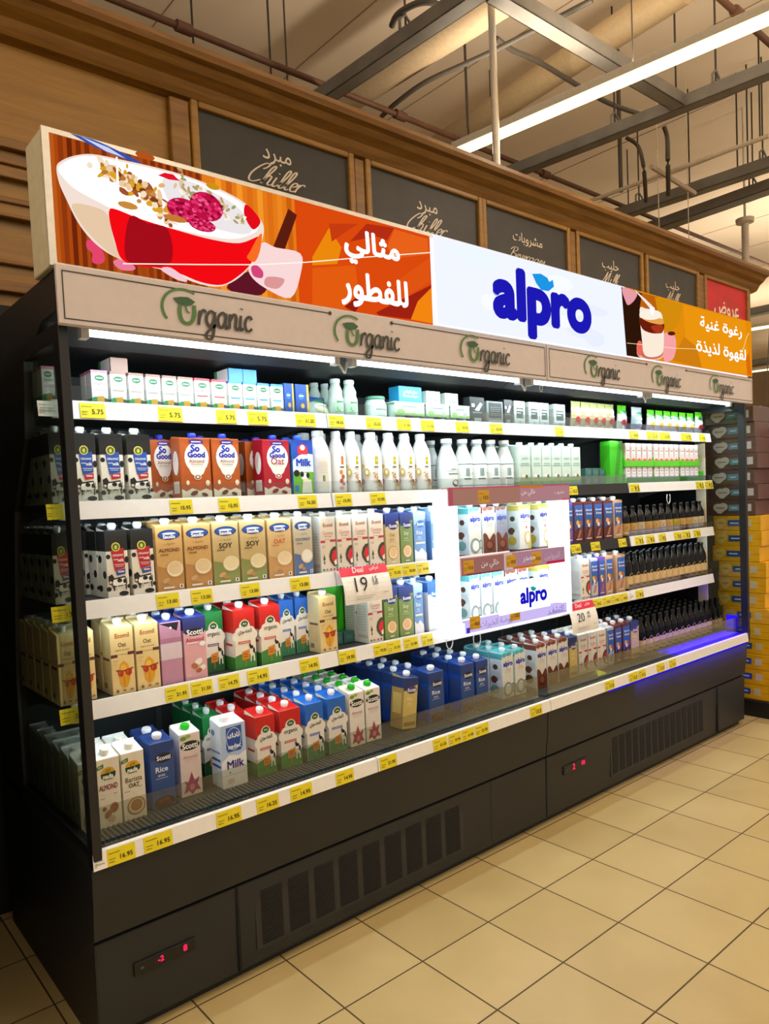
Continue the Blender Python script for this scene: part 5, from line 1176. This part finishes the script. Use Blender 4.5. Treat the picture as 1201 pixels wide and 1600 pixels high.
put('bbx', S, 'stacked', XC(641, .23, Z1+.071), .228, Z1+.071)
put('wbx', S, 'stacked', XC(677, .23, Z1+.071), .228, Z1+.071); put('wbx', S, 'stacked', XC(706, .24, Z1+.071), .24, Z1+.071)
run(S, .225, Z1, [('kbx', 735, 758), ('kb2', 761, 787), ('kbx', 789, 800), ('wb2', 804, 821), ('wb2', 827, 843), ('wb2', 844, 858), ('wb2', 864, 886)])
run(S, .225, Z1, [('pob', 898, 914), ('pob', 914, 928), ('pob', 928, 940), ('pob', 940, 952), ('pob', 952, 965), ('pog', 967, 988), ('pos', 989, 1012), ('poy', 1016, 1029), ('poy', 1029, 1042), ('poy', 1042, 1054), ('poy', 1054, 1066), ('poy', 1066, 1078), ('poy', 1078, 1090), ('pog', 1091, 1103)])
# --- second shelf
S = 'second shelf'
run(S, .212, Z2, [('cowb', 64, 106, 4), ('cowb', 117, 157, 1), ('cowb', 158, 199, 1), ('cowb', 201, 242)])
run(S, .212, Z2, [('sga', 284, 333), ('sga', 334, 378), ('sgo', 413, 456), ('kid', 459, 492, 1)])
run(S, .286, Z2, [('sga', 238, 278, 1), ('sga', 300, 342, 1), ('sga', 386, 430, 1)])
run(S, .212, Z2, [('wbk', 494, 527, 1), ('wal', 528, 549, 1), ('wgr', 550, 573, 1), ('wgr', 577, 607, 1), ('wgr', 608, 632, 1), ('wgr', 633, 657, 1), ('wgr', 658, 682, 1)])
run(S, .30, Z2, [('gml', 680, 692)]); run(S, .212, Z2, [('gmc', 697, 724, 1), ('gml', 725, 746, 1), ('gml', 747, 769, 1), ('gml', 770, 789, 1), ('gml', 790, 810)])
run(S, .212, Z2, [('gco', 812, 830, 1), ('gco', 832, 847, 1), ('gco', 848, 862, 1), ('gco', 863.5, 878, 1), ('gco', 879, 893, 1), ('gco', 894, 908, 1)])
run(S, .212, Z2, [('gbx', 954, 974)])
run(S, .24, Z2, [('gbs', 915, 925), ('gbs', 926, 936), ('gbs', 937, 946)])
for o in [q[0] for q in PLACED if q[1] == 'gbs' and q[2] == S]: put('gbs', S, 'stacked', o.location.x, o.location.y, Z2+.0425, 0, o.scale.x)
NJ = 14
XJ0, XJ1 = XC(976, .215, Z2), XC(1092, .215, Z2)
for tier in (0, 1):
    zz = Z2+tier*.0893
    for c, (a, b) in enumerate(((0, 5), (5, 10), (10, 14))):
        x0 = XJ0+(XJ1-XJ0)*a/NJ; x1 = XJ0+(XJ1-XJ0)*b/NJ
        m = MB(); G = M('#58c828', .4); w = x1-x0-.006
        m.box(-w/2, w/2, 0, .085, 0, .003, G); m.box(-w/2, w/2, -.003, 0, 0, .030, G); m.box(-w/2-.002, -w/2, 0, .085, 0, .05, G); m.box(w/2, w/2+.002, 0, .085, 0, .05, G)
        o = m.build('carton_tray', loc=((x0+x1)/2, .212, zz))
        tag(o, 'bright green tray of tiny cartons, %s from left in the %s tier' % (ORD[c+1], ('lower', 'upper')[tier]), 'tray', 'green shelf trays')
        n = b-a
        for i in range(n): put('juw' if tier == 0 else 'juc', S, 'lower tier' if tier == 0 else 'upper tier', x0+.006+(x1-x0-.012)*(i+.5)/n, .214, zz+.0035, 0, min(1, (x1-x0-.014)/n/.042*.98))
run(S, .212, Z2, [('gsm', 1095, 1103)])
# --- third shelf
S = 'third shelf'
run(S, .212, Z3, [('cowr', 75, 105, 4), ('cowr', 167, 206, 1), ('cowr', 207, 246, 1)]); run(S, .37, Z3, [('cowr', 134, 164, 1)])
run(S, .212, Z3, [('sal', 247, 290), ('sal', 291, 334), ('sso', 335, 377), ('sso', 378, 419), ('sot', 421, 459), ('sco', 461, 491)], 1)
run(S, .212, Z3, [('eco', 502, 527), ('eco', 528, 552), ('eco', 553, 577), ('eco', 578, 602), ('sto', 604, 626), ('sts', 627, 647), ('str', 648, 667), ('str', 675, 692)], 1)
run(S, .212, Z3, [('apc', 733, 754), ('aph', 755, 775), ('apd', 776, 794), ('apy', 812, 830), ('apy', 843, 858), ('apc', 859, 873)], 1)
run(S, .212, Z3, [('brp', 886, 896), ('brc', 897, 912), ('brc', 913, 927), ('brc', 928, 942), ('brc', 943.5, 958), ('brt', 959, 973)], 1)
x0, x1 = XC(977, .215, Z3), XC(1104, .215, Z3)
for i in range(12):
    put(['cog', 'cog', 'coc', 'cog', 'cog', 'coc', 'cog', 'coy', 'cog', 'cog', 'coc', 'coc'][i], S, 'front', x0+(x1-x0)*(i+.5)/12, .215, Z3)
# --- fourth shelf
S = 'fourth shelf'
run(S, .215, Z4, [('eoa', 78, 112, 4), ('eoa', 176, 214, 1), ('eoa', 215, 253, 1)]); run(S, .225, Z4, [('eoa', 118, 148, 1)])
run(S, .215, Z4, [('spp', 254, 288, 1), ('spa', 290, 326, 1)]); run(S, .26, Z4, [('arg', 318, 355, 1)])
run(S, .215, Z4, [('ara', 365, 405, 2), ('arr', 406, 444)]); run(S, .29, Z4, [('arb', 438, 463, 1), ('arb', 464, 480, 1)])
run(S, .215, Z4, [('eoa', 501, 529)])
run(S, .215, Z4, [('eco', 576, 600, 1), ('sts', 602, 624, 2), ('sts', 625, 648, 2), ('str', 649, 662, 2), ('stw', 670, 692, 2)])
run(S, .212, Z4, [('apc', 735, 752), ('apc', 753, 771), ('apc', 772, 790), ('aph', 791, 810), ('aph', 811, 827), ('apy', 842, 858), ('apy', 859, 872)], 1)
run(S, .215, Z4, [('eco', 908, 922, 1), ('brs', 923, 935, 1), ('brp', 936, 946, 1), ('brt', 947, 958, 1), ('brt', 962, 979, 1)])
x0, x1 = XC(982, .215, Z4), XC(1107, .215, Z4)
for n in range(2):
    for i in range(13): put('cof', S, ROWW[n], x0+(x1-x0)*(i+.5)/13, .215+n*.066, Z4)
# packs lying behind the oat carton
for k, x, y, z in (('gbs', 1.02, .30, Z4), ('gbs', 1.075, .30, Z4)): put(k, S, 'lying', x, y, z)
put('gbx', S, 'second', 1.06, .37, Z4, 0)
# --- bottom deck
S = 'bottom deck'
YD = .165
run(S, YD, ZD, [('nar', 118, 154, 5), ('nal', 156, 193, 3), ('nba', 194, 231, 1)])
run(S, YD+.02, ZD, [('strd', 238, 277, 1)]); run(S, YD+.04, ZD, [('sag', 284, 318)]); run(S, YD+.01, ZD, [('nad', 348, 388)])
run(S, YD+.15, ZD, [('arg', 318, 350, 2)]); run(S, YD+.12, ZD, [('arr', 354, 392, 1)])
run(S, YD+.02, ZD, [('ara', 400, 436, 3), ('arr', 437, 476, 3), ('arb', 478, 511, 4), ('arb', 512, 546, 4)])
run(S, YD+.02, ZD, [('sar', 548, 572, 4), ('sar', 573, 597, 4)])
xo = XC(636, YD+.03, ZD); put('stry', S, 'front', xo, YD+.02, ZD+.003, 0, 1, 0, math.radians(7))
run(S, YD+.12, ZD, [('strd', 615, 636, 3), ('strd', 638, 658, 3)])
run(S, YD+.02, ZD, [('strd', 671, 696, 3), ('strd', 721, 743, 3), ('strd', 745, 764, 3)]); run(S, YD+.20, ZD, [('strd', 699, 719, 1)])
run(S, YD+.02, ZD, [('apc', 785, 804, 2), ('apc', 805, 823, 2), ('aph', 839, 855, 2), ('aph', 856, 872, 2), ('aph', 873, 889, 2), ('stry', 890, 903, 1), ('eco', 905, 919, 1), ('eco', 920, 933, 1), ('eco', 934, 948, 1), ('brs', 949, 960, 1), ('brc', 961, 972, 1), ('brc', 973, 985, 1), ('stry', 986, 999, 1)])
x0, x1 = XC(1004, YD+.03, ZD), XC(1133, YD+.03, ZD)
for n in range(5):
    for i in range(14): put('cof', S, ROWW[n], x0+(x1-x0)*(i+.5)/14, YD+.035+n*.066, ZD)
# ---- labels: what it is, and which one of its kind on that shelf
from collections import defaultdict
GR = defaultdict(list)
for o, k, shelf, row in PLACED: GR[k, shelf, row].append(o)
GD = defaultdict(set)
cnt = defaultdict(int)
for o, k, shelf, row in PLACED: cnt[k, shelf] += 1
for (k, shelf, row), L in GR.items():
    q = K[k]; L.sort(key=lambda o: o.location.x)
    where = {'stacked': 'on top of the others, %s' % shelf, 'lying': 'lying behind, %s' % shelf}.get(row, ('in the %s, %s' % (row, shelf)) if 'tier' in row else ('in the %s row, %s' % (row, shelf)))
    for i, o in enumerate(L):
        lab = '%s %s' % (q['desc'], where) if len(L) == 1 else '%s, %s from left %s' % (q['desc'], ORD[i+1], where)
        tag(o, lab, q['cat'], '%ss on the %s' % (q['short'], shelf) if cnt[k, shelf] > 1 else None)

# ================================================================== PRICE TAGS
TAGM = {}
def price_tag(ul, ur, y, z, h, text, shelf, colr='#e2d21c', lean=0.0):
    xl, xr = XC(ul, y, z), XC(ur, y, z); w = min(max(xr-xl, .035), .12)
    key = (round(w, 2), text, colr, h)
    if key not in TAGM:
        m = MB(); m.box(-w/2, w/2, -.0012, 0, 0, h, M(colr, .35, var=.03))
        P = Print(m, (-w/2, -.0012, 0), (1, 0, 0), (0, 0, 1), w, h, lift=.0002)
        d = '#8c8418' if colr != '#f0efec' else '#a8a8a4'
        P.r(.06, .72, .46, .78, d); P.r(.06, .20, .26, .26, d); P.r(.06, .38, .3, .43, d)
        if text: P.t(text, .68, .42, .44, '#2c2a14', .02)
        elif colr == '#f0efec': P.r(.1, .3, .8, .38, d); P.r(.1, .5, .7, .56, d)
        o = m.build('price_tag'); TAGM[key] = o
    else: o = copy_tree(TAGM[key])
    o.location = ((xl+xr)/2, y, z); o.rotation_euler = (lean, 0, 0)
    TAGS.append((o, shelf, text, colr)); return o
TAGS = []
def tags(shelf, s, items, colr='#e2d21c'):
    y = SY[s]-.0125; z = SZ[s]-.043
    for ul, ur, t in items: price_tag(ul, ur, y, z, .042, t, shelf, colr, -math.atan2(.008, .05))
tags('top shelf', 1, [(126, 166, '5.75'), (248, 286, '5.75'), (338, 371, '5.75'), (388, 420, '5.75'), (463, 494, '31.25'), (515, 539, '18.25'), (573, 597, '25.25'), (621, 643, '31.50'), (659, 679, '31.50'), (713, 733, '33.50'), (766, 786, '25.50'), (868, 881, '22.50'), (984, 998, '22.50'), (1011, 1029, '22.50'), (1030, 1048, '22.50'), (1062, 1083, '9.75'), (1093, 1102, '9.75')])
tags('top shelf', 1, [(60, 95, '')], '#f0efec')
tags('second shelf', 2, [(74, 100, ''), (267, 302, '15.95'), (343, 375, '15.95'), (467, 496, '16.50'), (525, 551, '15.95'), (580, 603, '15.95'), (889, 903, '15.5'), (985, 1000, '9.5'), (1088, 1100, '9.5'), (1102, 1114, '9.5')])
tags('third shelf', 3, [(82, 132, '13.25'), (246, 281, '13.00'), (300, 333, '13.00'), (376, 408, '13.00'), (455, 485, '13.00'), (606, 628, '21.25'), (630, 651, '20.00'), (653, 671, '21.00'), (893, 908, '14.5'), (924, 938, '14.5'), (967, 979, '14.5'), (993, 1006, '9.5'), (1011, 1023, '9.5'), (1030, 1041, '9.5'), (1054, 1065, '9.5'), (1067, 1079, '9.5'), (1084, 1095, '9.5')])
tags('fourth shelf', 4, [(95, 146, '21.50'), (260, 296, '21.95'), (300, 333, '21.50'), (343, 375, '14.75'), (388, 421, '14.95'), (470, 499, '14.95'), (530, 557, '19.95'), (585, 606, '19.95'), (607, 627, '21.25'), (632, 654, '21.00'), (660, 677, '21.50'), (927, 941, '14.5'), (942, 955, '14.5'), (956, 968, '14.5'), (969, 981, '14.5'), (994, 1006, '9.5')])
tags('fourth shelf', 4, [(983, 993, '')], '#f0efec')
for ul, ur, t in [(168, 212, '16.95'), (226, 270, '16.95'), (339, 378, '16.95'), (402, 436, '16.25'), (455, 488, '14.95'), (526, 553, '14.95'), (595, 620, '21.95'), (677, 700, '21.25'), (702, 721, '21.95'), (723, 741, '21.95'), (744, 763, '21.95'), (829, 847, '13.5'), (946, 960, '11.5'), (984, 996, '11.5'), (998, 1009, '11.5'), (1027, 1038, '11.5'), (1046, 1056, '11.5')]:
    price_tag(ul, ur, -.0068, .503, .042, t, 'bottom rail', lean=-math.atan2(.004, .045))
price_tag(149, 166, -.0068, .503, .042, '', 'bottom rail', '#f0efec', -math.atan2(.004, .045))
for ul, ur, z, h, t in [(747, 764, 1.378, .05, '13.5'), (724, 740, 1.108, .05, '11.5'), (791, 806, 1.108, .05, '13.5'), (831, 845, 1.108, .05, '13.5'), (734, 750, .884, .05, '10.5'), (797, 812, .884, .05, '13.5')]:
    price_tag(ul, ur, FY-.0075, z, h, t, 'lit frame', '#d0a020')
TG = defaultdict(list)
for t in TAGS: TG[t[1], t[2], t[3]].append(t[0])
for (shelf, text, colr), L in TG.items():
    L.sort(key=lambda o: (o.location.x, o.location.z))
    c = {'#e2d21c': 'yellow', '#f0efec': 'white', '#d0a020': 'amber'}[colr]
    base = '%s price tag%s' % (c, ' reading '+text if text else ' without a large price')
    for i, o in enumerate(L):
        tag(o, (base+' on the %s' % shelf) if len(L) == 1 else '%s, %s such from left, %s' % (base, ORD[i+1], shelf), 'price tag', 'price tags on the %s' % shelf)

# paper deal signs
def deal(label, x0, x1, y, z0, z1, num, frac, tilt, rz):
    r = empty('deal_sign', label, 'sign', ((x0+x1)/2, y, z1)); w = x1-x0; h = z1-z0
    m = MB(); n = 8                                            # slightly curled sheet
    cv = lambda t: -.012*math.sin(math.pi*t*.9)
    for k in range(n):
        a, b = k/n, (k+1)/n
        m.add([(-w/2, cv(a), -h*a), (w/2, cv(a), -h*a), (w/2, cv(b), -h*b), (-w/2, cv(b), -h*b)], [(0, 3, 2, 1)], M('#d81c44', .4) if b <= .26 else M('#eceae6', .4))
    P = Print(m, (-w/2, -.0135, -h), (1, 0, 0), (0, 0, 1), w, h, lift=.0002)
    P.t('Deal', .34, .90, .22, '#f8e0e4', .02); P.t('عرض', .68, .90, .20, '#f8e0e4', .02)
    P.t(num, .36, .50, .26, '#2a2a2c', .0); P.t(frac, .66, .60, .10, '#2a2a2c'); P.t('SAR', .66, .48, .12, '#4a4a4c')
    for a, b, c, d in ((.2, .16, .6, .18), (.2, .10, .55, .12), (.78, .20, .9, .22)): P.r(a, b, c, d, '#a8a6a2')
    m.build('sheet', r); r.rotation_euler = (tilt, 0, rz)
    c = MB(); c.box(-.02, .02, .0, .012, -.004, .012, M('#d0d0d0', .3)); c.build('clip', r); return r
xa, za = onY(530, 893, SY[3]-.03); xb, zb = onY(604, 886, SY[3]-.03)
deal('white paper deal sign with red top reading 19 15', xa, xb, SY[3]-.022, 1.045, 1.175, '19', '15', math.radians(-14), 0)
xa, za = onY(886, 944, SY[4]-.03); xb, zb = onY(927, 938, SY[4]-.03)
deal('curled white paper deal sign with red top reading 20', xa, xb, SY[4]-.022, .745, .885, '20', '45', math.radians(-12), 0)
# loose yellow tag lying on the deck of the right cabinet
x, y = onZ(937, 1053, .552)
m = MB(); m.add([(-.03, -.012, .0), (.005, -.022, .004), (.032, .004, .0), (.004, .018, .012), (-.008, .0, .014)], [(0, 1, 4), (1, 2, 4), (2, 3, 4), (3, 0, 4)], M('#d8e020', .4))
o = m.build('price_tag', loc=(x, y, .552)); o.scale = (1.5, 1.5, 1.5); tag(o, 'crumpled yellow tag lying loose on the dark deck', 'price tag')
# loose white wires hanging from the shelf edges
for u, v, y, lab, rr in ((745, 998, .15, 'white wire loop hanging under the lit frame', .035), (702, 1002, .15, 'white wire loop under the left corner of the lit frame', .03), (845, 606, .05, 'white wire loop hanging under the fascia join', .016), (1044, 778, .2, 'white wire loop under the second shelf at right', .03)):
    x, z = onY(u, v, y)
    m = MB(); m.tube([(x+rr*.6*math.cos(math.radians(a)), y, z+rr*math.sin(math.radians(a))) for a in range(140, 401, 20)], .0022, M('#dce0e0', .4), 6)
    tag(m.build('loose_wire', smooth=True), lab, 'wire')

# ================================================================== RIGHT OF THE CABINET
m = MB(); m.box(3.93, 4.62, -.30, .36, 0, .10, M('#0e0e0e', .5), .004); o = m.build('display_plinth'); tag(o, 'low black plinth under the stack of yellow boxes', 'plinth')
def stack_box(brown):
    base = '#644c42' if brown else '#e0ac10'
    m = MB(); LL = .305 if brown else .285; m.box(0, .26, -LL, 0, 0, .0915, M(base, .35, var=.08, scale=14), .003)
    P = Print(m, (0, 0, 0), (0, -1, 0), (0, 0, 1), .40, .0915, lift=.0003)
    c = '#d8d0c8' if brown else '#e6c868'
    k0, k1 = (.13, .34) if brown else (.03, .19); kw = k1-k0
    P.e(k0+kw*.3, .56, kw*.34, .26, c); P.e(k0+kw*.7, .60, kw*.34, .26, c); P.p([(k0, .45), (k1, .50), (k0+kw*.55, .14), (k0+kw*.3, .16)], c); P.r(k0+kw*.2, .50, k1-kw*.2, .56, '#8c6c5c' if brown else '#b8902c')
    b0, b1 = (.36, .53) if brown else (.22, .43); P.r(b0, .32, b1, .72, '#6f9cb4' if brown else '#2c50a0'); P.r(b0+.04, .48, b1-.04, .56, '#dce8f0')
    t0, t1 = (.61, .70) if brown else (.48, .58); P.r(t0, .28, t1, .76, '#c4c4c4' if brown else '#c8bc94')
    m.box(-.0004, .0, -LL, 0, .044, .047, M('#463630' if brown else '#b88c10', .4))
    return m.build('tissue_carton')
pb, py_ = stack_box(True), stack_box(False)
used = set()
for k in range(19):
    br = k >= 12
    p = pb if br else py_
    o = p if p not in used else copy_tree(p); used.add(p)
    o.location = (3.95+rng.uniform(-.006, .006), (.335 if br else .30)-(.03 if k < 9 else 0)-(.02 if k < 6 else 0)+rng.uniform(-.012, .012), .1005+k*.0932)
    n = k-12 if br else k
    tag(o, '%s tissue carton, %s from the bottom of the %s part of the stack' % ('brown' if br else 'yellow', ORD[n+1], 'brown' if br else 'yellow'), 'carton', '%s tissue cartons in the stack' % ('brown' if br else 'yellow'))
m = MB(); m.box(0, .24, -.30, 0, 0, .15, M('#8c5c8c', .35, var=.3, scale=16), .004)  # purple light falling on these packs is put into their mauve colour
P = Print(m, (0, 0, 0), (0, -1, 0), (0, 0, 1), .30, .15, lift=.0003); P.e(.3, .6, .14, .25, '#e0b8d0'); P.r(.55, .3, .9, .7, '#c878b8')
po = m.build('tissue_carton')
for k in range(11):
    o = po if k == 0 else copy_tree(po); o.location = (4.32+.004*(k % 2), .17-.012*(k % 3), .1005+k*.1505)
    tag(o, 'tissue carton coloured mauve for purple light, %s from the bottom of the column at the right edge' % ORD[k+1], 'carton', 'tissue cartons coloured for purple light')
r = empty('hanging_flag', 'small dark purple flag sign with a white letter beside the brown stack', 'sign', (4.35, .20, 1.80))
x0, z0 = onY(1174, 668, .20); x1, z1 = onY(1199, 634, .20)
m = MB(); m.prism_y([(x0, z0+.02), (x0+.05, z0), (x1, z1-.06), (x1-.03, z1), (x0+.02, z1-.03)], .2, .206, M('#2c1a6c', .4)); m.v = [(a-4.35, b-.2, c-1.8) for a, b, c in m.v]
P = Print(m, (x0-4.35, 0, z0-1.8), (1, 0, 0), (0, 0, 1), x1-x0, z1-z0, lift=.0005); P.script('h', .35, .3, .045, '#f0eef8', .25, .3); m.build('flag', r)
m = MB(); m.tube([(x1-4.38, .003, z1-1.8-.02), (x1-4.38+.1, .003, z1-1.8+.6)], .003, GREY, 6); m.build('cord', r)
# shelving far down the aisle
r = empty('aisle_shelving', 'distant brown shelving run beyond the right end of the cabinet', 'shelving', (9, 0, 0))
m = MB(); m.box(0, 4, .2, 1.2, 0, 2.55, M('#6e5638', .6, var=.2, scale=3)); m.build('back', r)
for z in (.5, 1.0, 1.5, 2.0, 2.5):
    m = MB(); m.box(0, 4, -.2, .2, z-.03, z, M('#8c7450', .5)); m.build('shelf', r)
